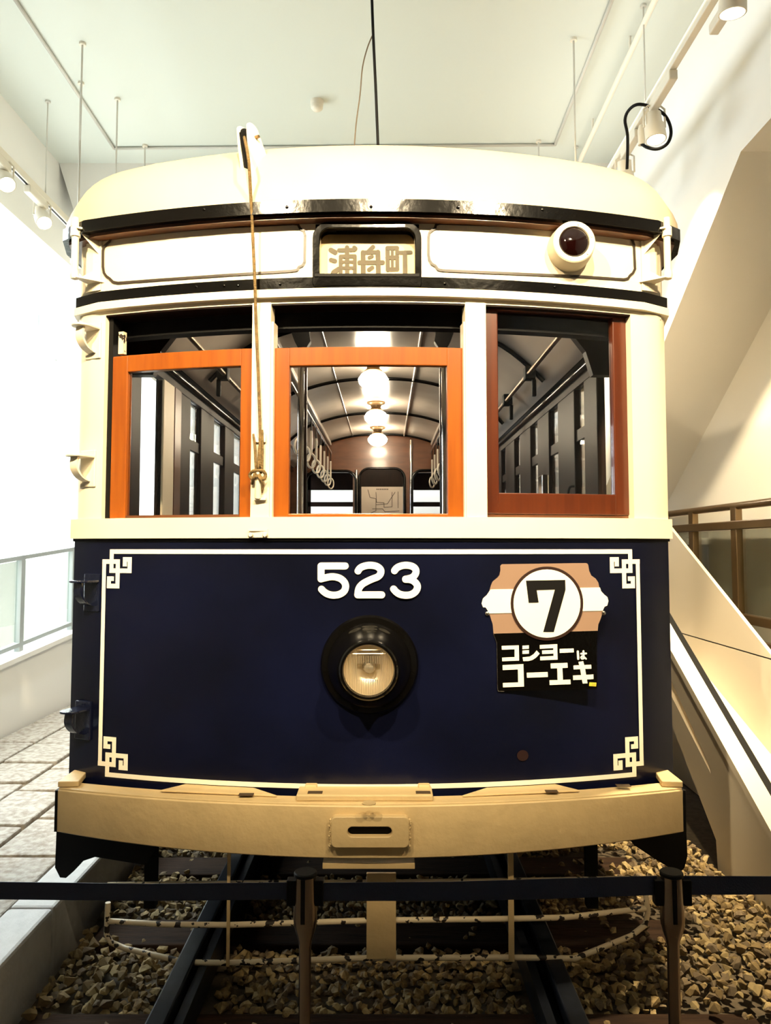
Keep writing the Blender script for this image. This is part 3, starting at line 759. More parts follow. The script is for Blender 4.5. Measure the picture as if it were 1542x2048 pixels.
# painted border with key-pattern corners
fp = lambda x, y: F(x, y, 0.003)
P00 = fp(211.5, 1123); Ptop = fp(228, 1107.3)
pbl = fp(202.6, 1535); pbr = fp(1287, 1535)
tl = -P00.x; zt = F(740, 1103.5).z; zb = F(740, 1573).z
XB = 0.5*(abs(fp(206, 1330).x) + abs(fp(1281.5, 1330).x))
U = XB/ 534.0 * 1.0
def fr_pt(x, z, off=0.003): return Vector((x, YC + KC*x*x - off, z))
def corner(sx, sz):
    zc0 = zt if sz > 0 else zb
    def f(a, b):                                # a: inward from the side line, b: inward from the top line (photo px)
        return fr_pt(sx*(XB - a*U), zc0 - sz*b*U)
    A = [(0, 20), (30.5, 20), (30.5, 68.5), (11.5, 68.5), (11.5, 54), (22.5, 54)]
    B = [(16.5, 0), (16.5, 38), (56.5, 38), (56.5, 15.5), (46, 15.5), (46, 29.5)]
    mb = MB(); mb.stroke(A, 9, f, round_=False); mb.stroke(B, 9, f, round_=False)
    for q in (A[0], B[0]): mb.face([f(q[0]-4.5, q[1]-4.5), f(q[0]-4.5, q[1]+4.5), f(q[0]+4.5, q[1]+4.5), f(q[0]+4.5, q[1]-4.5)])
    part(mb, 'painted_key_corner', WHITEP, weld=False)
for sx in (-1, 1):
    for sz in (-1, 1): corner(sx, sz)
def line(p, q, w, vert):
    mb = MB(); n = 24; h = w*U/2; rows = []
    for i in range(n+1):
        x = p[0] + (q[0]-p[0])*i/n; z = p[1] + (q[1]-p[1])*i/n
        rows.append([fr_pt(x-h, z), fr_pt(x+h, z)] if vert else [fr_pt(x, z-h), fr_pt(x, z+h)])
    mb.grid(rows); part(mb, 'painted_border_line', WHITEP)
line((-XB+16.5*U, zt), (XB-16.5*U, zt), 9, False); line((-XB+16.5*U, zb), (XB-16.5*U, zb), 9, False)
line((-XB, zb+20*U), (-XB, zt-20*U), 8.5, True); line((XB, zb+20*U), (XB, zt-20*U), 8.5, True)

# number 523
Z4 = lambda q: (600 + .19455*q[0], 1080 + .19455*q[1])
def smooth2(pts, k=6): return [(v.x, v.y) for v in catmull([Vector((p[0], p[1], 0)) for p in pts], k)]
def digit(lines, name='painted_numeral'):
    mb = MB()
    for pts in lines: mb.stroke([Z4(q) for q in pts], 72*.19455, fp)
    part(mb, name, WHITEP, weld=False)
digit([[(465,267),(217,267),(216,400)], smooth2([(216,400),(255,390),(330,377),(405,392),(455,432),(469,482),(450,530),(400,560),(340,567),(285,555),(245,530),(222,505)])])
digit([smooth2([(597,318),(620,287),(670,266),(730,260),(790,272),(828,305),(828,345),(800,378),(740,402),(690,425),(640,455),(605,500),(594,563)]), [(594,563),(840,563)]])
digit([smooth2([(972,316),(998,285),(1050,264),(1105,260),(1160,274),(1190,306),(1188,345),(1160,380),(1120,396),(1085,402)]), smooth2([(1085,404),(1125,406),(1165,420),(1200,455),(1206,492),(1185,532),(1140,560),(1085,567),(1030,558),(990,535),(962,503)])])

# headlamp
hc_ = F(739, 1328); hz, hx = hc_.z, hc_.x
hp = MB(); hp.lathe([(-0.01, .164), (.012, .164), (.022, .158), (.026, .140), (.040, .136), (.050, .128), (.060, .122), (.090, .108), (.125, .097), (.140, .095), (.146, .090), (.146, .083), (.128, .080)], (hx, YC, hz), (0, -1, 0), 64, caps=False)
hp = part(hp, 'headlamp_housing', BLACK, smooth=30)
MB().lathe([(.128, .081), (.136, .06), (.141, .035), (.143, 0)], (hx, YC, hz), (0, -1, 0), 48, caps=False).build('headlamp_lens', glass('lamp_glass', (1, .98, .94), .08), hp, smooth=True)
MB().lathe([(.126, .081), (.09, .065), (.07, .045), (.06, .022), (.075, .02), (.09, .015), (.093, 0)], (hx, YC, hz), (0, -1, 0), 48, caps=False).build('headlamp_reflector', LENSM, hp, smooth=40)
mb = MB()
for i in range(-13, 14):
    xx = i*0.0056; hh = math.sqrt(max(0, .078**2 - xx*xx))
    segs = [(-hh, hh)] if abs(xx) > .035 else [(-hh, -.03), (.02, .045)]
    for a, b in segs: mb.tube([(hx+xx, YC-.128, hz+a), (hx+xx, YC-.128, hz+b)], .0012, 5)
for q in (.052, .064): mb.tube([(hx-math.sqrt(.079**2-q*q), YC-.130, hz+q), (hx+math.sqrt(.079**2-q*q), YC-.130, hz+q)], .0012, 5)
mb.build('lens_ribs', LENSM, hp)

# marker lamp, upper right
mc = F(1137, 501)
nrm = Vector((0.02, -1, 0))
ml = MB().lathe([(-.02, .080), (.03, .080), (.05, .078), (.078, .074), (.082, .070), (.082, .055), (.076, .053)], mc, nrm, 48, caps=False)
ml = part(ml, 'marker_lamp', CREAM, smooth=30)
MB().lathe([(.074, .054), (.084, .045), (.092, .028), (.096, 0)], mc, nrm, 40, caps=False).build('red_lens', REDGL, ml, smooth=True)['label'] = 'very dark red glass lens'
for k in range(6):
    a = k*math.pi/3+.3; mb = MB(); mb.lathe([(0, .005), (.004, .004), (.005, 0)], mc + nrm*0.080 + Vector((math.cos(a)*.063, 0, math.sin(a)*.063)), nrm, 8); mb.build('rim_screw', CREAM, ml)

# corner flag holders
def holder(sx):
    def q(px, py, off):
        p = F(px if sx < 0 else 2*740.5-px, py, 0); 
        return p
    xw = 1.012; yw = YC + KC*xw*xw
    zt_, zb_ = F(165, 462).z, F(165, 570).z
    rx, ry = 1.078, YC + KC - 0.02
    mb = MB(); mb.tube([(sx*rx, ry-.02, zb_+.02), (sx*rx, ry-.02, zt_+.02)], .0125, 14)
    mb.lathe([(-.016, .004), (-.012, .014), (0, .017), (.012, .015), (.02, .0125)], (sx*rx, ry-.02, zb_+.012), (0, 0, 1), 16)
    mb.lathe([(-.02, .0175), (.014, .0175)], (sx*rx, ry-.02, zt_-.03), (0, 0, 1), 16)
    h = part(mb, 'flag_holder_rod', CREAM, smooth=50)
    for z0, hgt in ((zt_-.03, -.075), (zb_-.005, .06)):
        mb = MB(); mb.prism([(sx*(rx-.01), ry-.03, z0+.008), (sx*(xw-.01), yw-.004, z0+.008), (sx*(xw-.01), yw-.004, z0+hgt), (sx*(rx-.03), ry-.02, z0+hgt*.25)], (0, .012, 0))
        mb.prism([(sx*(rx-.012), ry-.045, z0+.004), (sx*(xw-.03), yw-.01, z0+.004), (sx*(xw+.03), yw+.03, z0+.004), (sx*(rx-.012), ry-.005, z0+.004)], (0, 0, .006))
        mb.build('bracket_arm', CREAM, h)
    mb = MB(); mb.sweep(sx*(xw-.018), sx*(xw+.05), zb_-.03, zt_-.02, .005, .006); mb.build('mounting_plate', CREAM, h)
holder(-1); holder(1)

# climbing steps on the left corner
def step(px, py, m, h):
    p = F(px, py); c = Vector((p.x, YC + KC*p.x*p.x - .002, p.z))
    out = Vector((-0.42, -0.91, 0)).normalized(); sd = Vector((0.91, -0.42, 0)).normalized()
    n = 9; w = .036; L = .085
    pts = [c - sd*w, c + sd*w] + [c + out*(L-.03) + sd*w*math.cos(math.pi*i/n) + out*.036*math.sin(math.pi*i/n) for i in range(n+1)]
    mb = MB(); mb.prism(pts, (0, 0, .008))
    st = part(mb, 'climbing_step', m, bevel=.002)
    mb = MB(); mb.prism([c - sd*.036 - out*.02 + Vector((0, 0, -h-.02)), c + sd*.036 - out*.02 + Vector((0, 0, -h-.02)), c + sd*.036 - out*.02 + Vector((0, 0, .03)), c - sd*.036 - out*.02 + Vector((0, 0, .03))], out*.022)
    mb.build('back_plate', m, st, bevel=.003)
    mb = MB(); rows = []
    path = catmull([c + out*.055, c + out*.058 + Vector((0, 0, -h*.45)), c + out*.035 + Vector((0, 0, -h*.82)), c + out*.0 + Vector((0, 0, -h))], 6)
    for p_ in path: rows.append([p_ - sd*.017, p_ + sd*.017, p_ + sd*.017 + out*.009, p_ - sd*.017 + out*.009])
    mb.grid(rows, True); mb.build('strap_brace', m, st, smooth=40)
step(187, 662, CREAM, .085); step(176, 917, CREAM, .085)
STEPB = mat('navy_step_paint', (0.006, 0.008, 0.022), 0.18, bump=0.3, bscale=40)
step(184, 1164, STEPB, .085); step(166, 1419, STEPB, .085)

# roof pulley and trolley rope
pyY = 2.66
def pp(x, y, Y=pyY): return atY(x, y, Y)
cheek = [(487, 252), (489, 246), (494, 243), (499, 245), (502, 252), (511, 300), (517, 335), (512, 342), (504, 345), (500, 330), (492, 292)]
# cheeks: teardrop plates lying in vertical planes turned a little to the right
pc = pp(502, 300); axis = Vector((0.52, 0.854, 0)).normalized(); nr = Vector((0.854, -0.52, 0)).normalized()
def tear(o):
    prof = []
    for k in range(9): a = math.pi*k/8; prof.append((math.cos(a)*.030, .064 + math.sin(a)*.026))
    prof += [(-.040, 0.0), (-.050, -.125), (.085, -.125), (.060, -.02)]
    return [pc + axis*a + Vector((-.18*b, 0, b)) + nr*o for a, b in prof]
MBp = MB(); MBp.prism(tear(.017), nr*.010); MBp.prism(tear(-.027), nr*.010)
pu = part(MBp, 'roof_pulley', CREAM, bevel=.002)
mb = MB(); mb.lathe([(-.015, .026), (-.012, .026), (0, .020), (.012, .026), (.015, .026)], pc + Vector((-.010, 0, .055)), nr, 24); 
mb.prism([pc + axis*a + Vector((-.18*b, 0, b)) - nr*.017 for a, b in ((-.030, .055), (.03, .055), (.05, -.115), (-.040, -.115))], nr*.034)
mb.build('sheave', BLACKM, pu, smooth=40)
mb = MB(); mb.lathe([(-.033, .006), (.036, .006)], pc + Vector((0, 0, .04)), nr, 10); mb.build('axle', BRASS, pu)
rope = thing('trolley_rope', F(516, 960, .03), 'thin brown rope from the roof pulley to left window post', 'rope')
wob = lambda i: 0.0
rp_pts = [pc + axis*-.036 + Vector((0, 0, .03)), pp(496, 312, 2.53), F(499, 345, .11), F(502, 400, .075), F(506, 480, .05), F(510, 570, .042), F(512, 640, .022), F(517, 760, .016), F(520, 850, .014), F(521, 935, .018)]
MB().tube(rp_pts, .0052, 8, smooth=6).build('rope_fall', ROPE, rope, smooth=True)
mb = MB()
mb.tube([F(507, 868, .012), F(510, 895, .016), F(512, 940, .018)], .0045, 8, smooth=4)
mb.tube([F(522, 870, .014), F(518, 905, .018), F(517, 940, .018)], .0045, 8, smooth=4)
mb.tube([F(524, 860, .014), F(525, 900, .018), F(524, 940, .018)], .0045, 8, smooth=4)
mb.build('rope_loops', ROPE, rope, smooth=True)
mb = MB()
mb.tube([F(513, 952, .045), F(505, 958, .03), F(500, 950, .022), F(505, 943, .03), F(515, 941, .036), F(526, 942, .034), F(531, 950, .028), F(528, 958, .03), F(521, 955, .036), F(519, 947, .03), F(527, 941, .024)], .0058, 8, smooth=6)
mb.tube([F(504, 968, .014), F(507, 955, .03), F(512, 946, .03), F(520, 958, .04), F(526, 970, .026), F(523, 984, .012)], .005, 8, smooth=6)
mb.build('knot', ROPE, rope, smooth=True)
# cleat on the post
mb = MB(); mb.prism([F(x, y, .006) for x, y in ((507, 962), (533, 962), (533, 998), (507, 998))], (0, .01, 0))
mb.tube([F(516, 996, .016), F(516, 962, .03)], [.012, .010], 12); mb.tube([F(516, 966, .03), F(516, 944, .034)], .006, 10)
mb.box(tuple(F(507, 1000, .022)), tuple(F(533, 996, .0)))
cl = part(mb, 'rope_cleat', CREAM, smooth=40)
mb = MB(); mb.prism([F(x, y, .014) for x, y in ((506, 868), (512, 866), (516, 878), (521, 868), (531, 868), (531, 884), (508, 884))], (0, .02, 0)); part(mb, 'rope_guide', CREAM)
mb = MB(); mb.box(tuple(F(497, 1062, .028)), tuple(F(536, 1058, .012)))
for q in (502, 531):
    mb.lathe([(0, .009), (.012, .009), (.018, .006)], F(q, 1070, .016), (0, -1, 0), 12)
mb.prism([F(x, y, .020) for x, y in ((499, 1062), (535, 1062), (535, 1075), (499, 1075))], (0, .01, 0))
part(mb, 'rope_bracket', CREAM, smooth=40)

# bumper
YB, KB = 2.50, 0.165
def planb(t): return (t, YB + KB*t*t)
zbt, zbb = atY(740, 1612, YB).z, atY(740, 1718, YB).z
XBp = 1.070
def bz(t): return (zbb + .016*(t/1.1)**2, zbt - .008*(t/1.1)**2)
bp_ = part(MB().sweep(-XBp, XBp, zbb, zbt, 0.0, 0.016, n=50, base=planb, zfun=bz), 'bumper', BUMPC, smooth=40, bevel=.004)
MB().sweep(-XBp, XBp, zbt-.006, zbt+.006, -0.004, 0.07, n=50, base=planb, zfun=lambda t: (bz(t)[1]-.006, bz(t)[1]+.006)).build('bumper_top_flange', BUMPC, bp_, bevel=.003)
for s in (-1, 1):
    mb = MB(); mb.prism([(s*.30, YB+.065, zbt+.006), (s*.70, YB+.12, zbt+.006), (s*.62, YB+.20, zbt+.006), (s*.40, YB+.155, zbt+.006)], (0, 0, .007)); mb.build('mounting_plate', BUMPC, bp_, bevel=.003)
    mb = MB(); a = XBp; mb.prism([(s*(a-.0), YB+KB*a*a+.0, zbt+.0), (s*(a-.07), YB+KB*(a-.07)**2+.03, zbt), (s*(a-.05), YB+.33, zbt), (s*(a-.0), YB+.36, zbt)], (0, 0, .02)); mb.build('corner_plate', BUMPC, bp_, bevel=.003)
mb = MB(); mb.box((-.235, YB+.025, zbt+.006), (.205, YB+.12, zbt+.026)); mb.box((-.215, YB+.10, zbt+.006), (-.175, YB+.13, zbt+.034)); mb.box((.16, YB+.10, zbt+.006), (.20, YB+.13, zbt+.034))
mb.build('top_plate', BUMPC, bp_, bevel=.004)
RUST = mat('rust_slot', (.06, .035, .015), .8)
for px_, py_, w_ in ((623, 1609.5, 28), (850, 1608, 28), (480, 1610, 28), (1113, 1596.5, 24), (1263, 1587, 28)):
    q = atZ(px_, py_, zbt+.028 if 600 < px_ < 900 else zbt+.0145)
    q.y = max(q.y, YB + KB*q.x*q.x + .045)
    box('bolt_slot', (q.x-w_*.5/590, q.y-.012, q.z-.002), (q.x+w_*.5/590, q.y+.012, q.z), RUST, bp_)
mb = MB(); q = atZ(738, 1607, zbt+.027); mb.lathe([(0, .022), (.003, .022), (.004, .016)], q, (0, 0, 1), 20); mb.build('centre_bolt', BUMPC, bp_)
for s in (-1, 1):
    a = XBp; mb = MB()
    mb.prism([(s*a, YB+KB*a*a, zbb+.016), (s*a, YB+KB*a*a, zbt-.01), (s*a, YB+.40, zbt-.01), (s*a, YB+.40, zbb+.016)], (s*.008, 0, 0))
    mb.build('end_plate', BLACKM, bp_)
# towing plate with its slot
ro = rrect(662, 1634, 818, 1696, 10, 10, 9); ri = rrect(695, 1654, 784, 1674, 10, 10, 9)
mb = MB(); fb = lambda x, y: atY(x, y, YB-.028)
mb.ring([fb(*q) for q in ro], [fb(*q) for q in ri], (0, .03, 0)); tp = mb.build('towing_plate', BUMPC, bp_, bevel=.003)
mb = MB(); mb.prism([atY(x, y, YB-.003) for x, y in ri], (0, .006, 0)); mb.build('towing_slot', BLACKM, tp)
mb = MB()
rw = random.Random(5)
for k in range(14):
    for xx in (661, 818):
        q = atY(xx+rw.uniform(-1.5, 1.5), 1640+k*4, YB-.012); mb.lathe([(-.005, .002), (0, .0055), (.005, .002)], q, (0, -1, 0), 8)
mb.build('weld_bead', BUMPC, tp)
mb = MB(); mb.box(tuple(atY(645, 1726, YB+.02)), tuple(atY(828, 1718, YB+.10))); mb.build('lower_plate', BUMPC, bp_, bevel=.002)
# hanging black corner plates
mb = MB(); mb.prism([atY(x, y, 2.84) for x, y in ((119,1600),(113,1660),(110,1735),(120,1755),(132,1756),(148,1742),(166,1722),(190,1714),(240,1722),(290,1730),(310,1700),(310,1640),(220,1600))], (0, .05, 0)); part(mb, 'corner_guard_plate', BLACKM)
mb = MB(); mb.prism([atY(x, y, 2.84) for x, y in ((1367,1600),(1372,1650),(1375,1712),(1369,1736),(1358,1745),(1343,1738),(1310,1718),(1268,1690),(1240,1650),(1260,1600))], (0, .05, 0)); part(mb, 'corner_guard_plate', BLACKM)

# life guard of chipped cream tubes
YG = 2.64
gz1, gz2 = atY(740, 1841, YG).z, atY(740, 1916, YG).z
def gp(px, py, Y): return atY(px, py, Y)
lg = MB(); lg.tube([gp(216, 1805, 2.80), gp(213, 1868, 2.80), gp(222, 1885, 2.79), gp(250, 1897, 2.76), gp(372, 1925, 2.66), gp(460, 1926, YG), gp(740, 1916, YG), gp(1020, 1915, YG), gp(1150, 1917, 2.66), gp(1262, 1872, 2.76), gp(1290, 1850, 2.80), gp(1296, 1825, 2.80), gp(1290, 1780, 2.80)], .0095, 10)
lg = part(lg, 'life_guard', CHIP, smooth=50)
MB().tube([gp(216, 1842, 2.80), gp(330, 1849, 2.70), gp(460, 1850, YG), gp(740, 1841, YG), gp(1000, 1838, YG), gp(1130, 1835, 2.70), gp(1290, 1817, 2.80)], .0095, 10).build('middle_tube', CHIP, lg, smooth=50)
MB().tube([gp(216, 1770, 2.80), gp(460, 1767, 2.70), gp(740, 1765, 2.68), gp(1000, 1762, 2.70), gp(1280, 1757, 2.80)], .0095, 10).build('upper_tube', CHIP, lg, smooth=50)
for px_, a, b in ((457, 1700, 1932), (1022, 1698, 1922)):
    mb = MB(); p0, p1 = gp(px_-4.5, b, YG-.012), gp(px_+4.5, a, YG-.012); mb.box((p0.x, YG-.016, p0.z), (p1.x, YG-.008, p1.z)); mb.build('upright_bar', BUMPC, lg)
mb = MB(); p0, p1 = gp(733, 1917, YG-.014), gp(792, 1745, YG-.014); mb.box((p0.x, YG-.02, p0.z), (p1.x, YG-.008, p1.z)); mb.build('centre_plate', BUMPC, lg, bevel=.002)
for s in (-1, 1):
    mb = MB(); mb.box((s*.80-.02, 2.86, .2), (s*.80+.02, 2.90, z_bot)); mb.build('guard_hanger', BLACKM, lg)
# underframe
mb = MB(); mb.box((-1.05, 2.83, z_bot-.02), (1.05, 10.2, z_bot+.08)); mb.box((-.95, 3.2, .42), (.95, 3.3, z_bot)); mb.box((-.55, 3.0, .36), (-.45, 9, z_bot)); mb.box((.45, 3.0, .36), (.55, 9, z_bot))
mb.box((-.85, 3.6, .16), (.85, 3.64, .48))
part(mb, 'underframe', BLACKM)
for s in (-1, 1):
    for y in (5.0, 7.4):
        MB().lathe([(-.05, .02), (-.05, .33), (-.03, .35), (.02, .35), (.03, .31), (.05, .30), (.05, .02)], (s*.60, y, .475), (1, 0, 0), 36).build('wheel', BLACKM, tram, smooth=35)
part(MB().tube([(-.7, 5.0, .475), (.7, 5.0, .475)], .05, 12), 'axle', BLACKM, smooth=50)
part(MB().tube([(-.7, 7.4, .475), (.7, 7.4, .475)], .05, 12), 'axle', BLACKM, smooth=50)
# red fleck of paint
mb = MB(); mb.stroke([(1045, 1511), (1046, 1511)], 22, fp); part(mb, 'red_paint_patch', mat('red_patch', (.012, .0016, .0014), .5), weld=False)
mb = MB(); mb.stroke([(930, 1676), (945, 1671)], 5, lambda x, y: atY(x, y, YB-.006)); mb.bm.free()

# ---------------- tram interior
YE = 10.2
XW = 1.055                                      # inner wall face
zsill_i = 1.42
# floor
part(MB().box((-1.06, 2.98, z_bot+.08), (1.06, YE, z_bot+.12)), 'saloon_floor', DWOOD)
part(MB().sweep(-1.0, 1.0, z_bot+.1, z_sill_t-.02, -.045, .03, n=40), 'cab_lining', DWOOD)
# ceiling vault
def vault(x): 
    a = abs(x)
    return CAMZ + 1.33 - 0.10*(a/0.62)**2.4 if a < 0.62 else CAMZ + 1.23 - 0.30*((a-0.62)/0.40)**1.5
rows = []
for i in range(41):
    xx = -1.02 + 2.04*i/40; rows.append([(xx, 2.86, vault(xx)), (xx, YE, vault(xx))])
mb = MB(); mb.grid(rows); part(mb, 'saloon_ceiling', CEILP, smooth=True)
for y in (4.42, 5.96, 7.50, 8.93):
    mb = MB(); mb.tube([(xx*0.99, y, vault(xx)-.010) for xx in [-.98+1.96*i/32 for i in range(33)]], .014, 8); part(mb, 'ceiling_rib', BLACK, smooth=50)
mb = MB(); mb.tube([(.27, 3.2, vault(.27)-.012), (.27, 8.95, vault(.27)-.012)], .010, 8); mb.tube([(-.33, 3.2, vault(.33)-.006), (-.33, 8.95, vault(.33)-.006)], .004, 6); part(mb, 'ceiling_conduit', CEILP, smooth=50)
# cab front header and front arch (dark)
mb = MB(); mb.sweep(-1.02, 1.02, zf(640), z_win_t+.06, -.09, .05, n=40); part(mb, 'cab_header', BLACKM)
# roller blind gear box as a streaky blue cylinder
q0, q1 = atY(640, 638, 2.80), atY(880, 618, 2.80)
mb = MB(); mb.tube([(q0.x, 2.82, (q0.z+q1.z)/2), (q1.x, 2.82, (q0.z+q1.z)/2)], (q1.z-q0.z)/2, 16); part(mb, 'blind_roller', BLUEP, smooth=50)
# bulkhead between cab and saloon at YK
YK = 4.15
def kx(px, Y=YK): return atY(px, 800, Y).x
def kz(py, Y=YK): return atY(740, py, Y).z
for px0, px1 in ((597, 613), (880, 896)):
    box('bulkhead_post', (kx(px0), YK, .7), (kx(px1), YK+.06, kz(640)), DWOOD, tram, .012)
for s in (1, -1):
    def mx(px): return px if s > 0 else 1490-px
    pts = [(583, 636), (624, 636), (620, 650), (618, 664), (621, 682), (613, 695), (596, 695), (588, 680), (581, 660)]
    part(MB().prism([atY(mx(x), y, YK-.03) for x, y in pts], (0, .05, 0)), 'bulkhead_bracket', BLACKM)
mb = MB(); mb.box((-1.0, YK, kz(648)), (1.0, YK+.08, CAMZ+1.36)); part(mb, 'bulkhead_header', DWOOD)
part(MB().tube([(kx(604), YK-.05, .7), (kx(604), YK-.05, kz(740))], .018, 12), 'grab_pole', CHROME, smooth=50)
part(MB().tube([(kx(888), YK-.05, .7), (kx(888), YK-.05, kz(740))], .018, 12), 'grab_pole', CHROME, smooth=50)
# arched corners of the cab ceiling, seen in the left and right windows
for s in (-1, 1):
    part(MB().prism([(s*x, 3.18, CAMZ+h) for x, h in ((.55, 1.0), (.66, .985), (.75, .955), (.83, .90), (.89, .82), (.92, .72), (1.05, .72), (1.05, 1.2), (.55, 1.2))], (0, .05, 0)), 'cab_arch', DWOOD)
# side walls with window openings
def side(s, opens, y0=2.98, y1=9.2):
    mb = MB(); X0, X1 = sorted((s*XW, s*(HW-.03)))
    ztop, zlow = CAMZ+.84, z_sill_t-.02
    ys = y0
    for (a, b) in opens:
        mb.box((X0, ys, .75), (X1, a, ztop)); ys = b
        mb.box((X0, a, .75), (X1, b, zlow))
    mb.box((X0, ys, .75), (X1, y1, ztop))
    mb.box((X0, y0, ztop), (X1, y1, CAMZ+1.25))
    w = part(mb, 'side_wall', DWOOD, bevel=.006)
    mb = MB()
    for (a, b) in opens[1:]: mb.box((X0+.01, a, CAMZ+.56), (X1-.01, b, CAMZ+.62))
    mb.build('window_transom', DWOOD, w)
    mb = MB()
    xm = s*(XW+.02)
    for (a, b) in opens[1:]: mb.box((xm-.003, a, zlow), (xm+.003, b, ztop))
    mb.build('side_glass', GLASS, w)
    return w
lo = [(3.46, 3.80), (4.34, 4.59), (4.94, 5.28), (5.60, 6.00), (6.3, 6.7), (7.0, 7.4), (7.7, 8.1)]
ro_ = [(3.42, 3.62), (3.86, 4.06), (4.45, 4.70), (5.05, 5.30), (5.72, 5.97), (6.40, 6.65), (7.10, 7.35), (7.80, 8.05)]
part(MB().box((-XW-.03, 3.80, .8), (-XW+.004, 3.99, CAMZ+.84)), 'door_jamb', CREAM, bevel=.004)
part(MB().box((-XW-.001, 3.995, .8), (-XW+.006, 4.12, CAMZ+.84)), 'door_jamb', BWOOD, bevel=.004)
side(-1, lo); side(1, ro_)
# mouldings along the window heads
for s in (-1, 1):
    mb = MB()
    for dz, dx, r in ((.90, 1.045, .020), (.95, 1.030, .013), (.995, 1.010, .014)):
        mb.tube([(s*dx, 3.05, CAMZ+dz), (s*dx, 9.1, CAMZ+dz)], r, 8)
    part(mb, 'head_moulding', BLACK, smooth=50)
    mb = MB(); mb.box((min(s*.58, s*.62), 4.3, CAMZ+1.19), (max(s*.58, s*.62), 8.95, CAMZ+1.235)); part(mb, 'ceiling_moulding', CEILP, bevel=.01)
    hx_ = s*.575
    part(MB().tube([(hx_, 5.0, CAMZ+1.09), (hx_, 8.9, CAMZ+1.09)], .012, 10), 'handrail', CHROME, smooth=50)
    part(MB().tube([(s*.865, 3.3, CAMZ+.985), (s*.865, 8.9, CAMZ+.985)], .013, 10), 'side_rail', BRASS, smooth=50)
    for y in (4.35, 5.15, 5.95, 7.0):
        mb = MB(); mb.box((s*.875-.03, y-.035, CAMZ+.955), (s*.875+.03, y+.035, CAMZ+1.03)); mb.box((s*.90-.012, y-.014, CAMZ+.86), (s*.90+.012, y+.014, CAMZ+.96)); part(mb, 'rail_bracket', BLACKM, bevel=.006)
    for y in (5.4, 6.3, 7.2, 8.1, 8.85):
        part(MB().tube([(hx_, y, CAMZ+1.09), (s*.64, y, CAMZ+1.20)], .008, 8), 'handrail_bracket', BLACKM, smooth=50)
# hanging straps
def strap(x, y):
    z0 = CAMZ + 1.085
    mb = MB(); mb.prism([(x-.004, y-.013, z0), (x+.004, y-.013, z0), (x+.004, y+.013, z0), (x-.004, y+.013, z0)], (0, 0, -.12))
    st = mb.build('hand_strap', BLACKM, tram)
    MB().prism([(x-.008, y-.018, z0-.10), (x+.008, y-.018, z0-.10), (x+.008, y+.018, z0-.10), (x-.008, y+.018, z0-.10)], (0, 0, -.20)).build('sleeve', STRAPM, st)
    MB().tube([(x+.055*math.sin(a)*.55, y+.045*math.sin(a), z0-.355+.06*math.cos(a)) for a in [2*math.pi*k/16 for k in range(17)]], .009, 7, caps=False).build('ring', STRAPM, st, smooth=True)
    return st
s0 = strap(-.575, 5.55)
for k in range(1, 8): copy_tree(s0, (0, .46*k, 0))
for k in range(0, 7): copy_tree(s0, (1.15, .46*k+.3, 0))
# ceiling lamps
def lamp(y):
    mb = MB(); c = (-.035, y, vault(0))
    mb.lathe([(0, .085), (-.015, .085), (-.03, .05), (-.055, .045), (-.075, .065), (-.085, .06)], c, (0, 0, 1), 24, caps=False)
    l = mb.build('ceiling_lamp', BRASS, tram, smooth=40)
    MB().lathe([(-.08, .055), (-.10, .085), (-.135, .108), (-.165, .100), (-.195, .07), (-.21, .035), (-.215, 0)], c, (0, 0, 1), 28, caps=False).build('globe', GLOBE, l, smooth=True)
    return l
l0 = lamp(5.42)
for dy in (1.57, 3.03): copy_tree(l0, (0, dy, 0))
MB().lathe([(-.0, .12), (-.05, .115), (-.10, .08), (-.12, 0)], (-.03, 3.95, vault(0)-.02), (0, 0, 1), 28, caps=False).build('ceiling_lamp', GLOBE, tram, smooth=True)
# rear bulkhead with three arched openings
YR = 9.0
def rb(x, y): return atY(x, y, YR)
def arch(x0, x1, ytop, ybot, r, k=6):
    pts = [(x0, ybot)]
    pts += [(x0 + r - r*math.cos(math.pi/2*i/k), ytop + r - r*math.sin(math.pi/2*i/k)) for i in range(k+1)]
    pts += [(x1 - r + r*math.sin(math.pi/2*i/k), ytop + r - r*math.cos(math.pi/2*i/k)) for i in range(k+1)]
    return pts + [(x1, ybot)]
zl = .75
mb = MB()
p_ = rb(700, 945)
mb.box((-1.05, YR, p_.z), (1.05, YR+.05, CAMZ+1.36))
for a, b in ((540, 612), (706, 720), (806, 826), (886, 990)):
    mb.box((rb(a, 900).x, YR, zl), (rb(b, 900).x, YR+.05, p_.z))
mb.box((rb(605, 900).x, YR+.3, zl), (rb(895, 900).x, YR+.33, rb(700, 1028).z))
rbk = part(mb, 'rear_bulkhead', BWOOD)
mb = MB()
for x0, x1, yt in ((613, 712, 942), (719, 809, 937), (824, 905, 941)):
    mb.tube([rb(x, y) + Vector((0, -.012, 0)) for x, y in arch(x0, x1, yt, 1120, 20)], .016, 8)
mb.build('arch_trim', BLACK, rbk, smooth=50)
mb = MB()
YRR = 10.1
for a, b in ((540, 622), (706, 716), (720, 806), (812, 824), (884, 990)):
    p0, p1 = atY(a, 900, YRR), atY(b, 900, YRR); mb.box((p0.x, YRR, .7), (p1.x, YRR+.04, CAMZ+1.3))
mb.box((-1.05, YRR, atY(740, 980, YRR).z), (1.05, YRR+.04, CAMZ+1.3)); mb.box((-1.05, YRR, .7), (1.05, YRR+.04, atY(740, 1027, YRR).z))
mb.box((-1.05, YRR, atY(740, 1013, YRR).z), (1.05, YRR+.04, atY(740, 1004, YRR).z))
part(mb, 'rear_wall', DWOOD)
mb = MB(); mb.prism([atY(x, y, YR-.02) for x, y in arch(720, 806, 938, 978, 20)], (0, .03, 0)); part(mb, 'partition_panel', DWOOD)
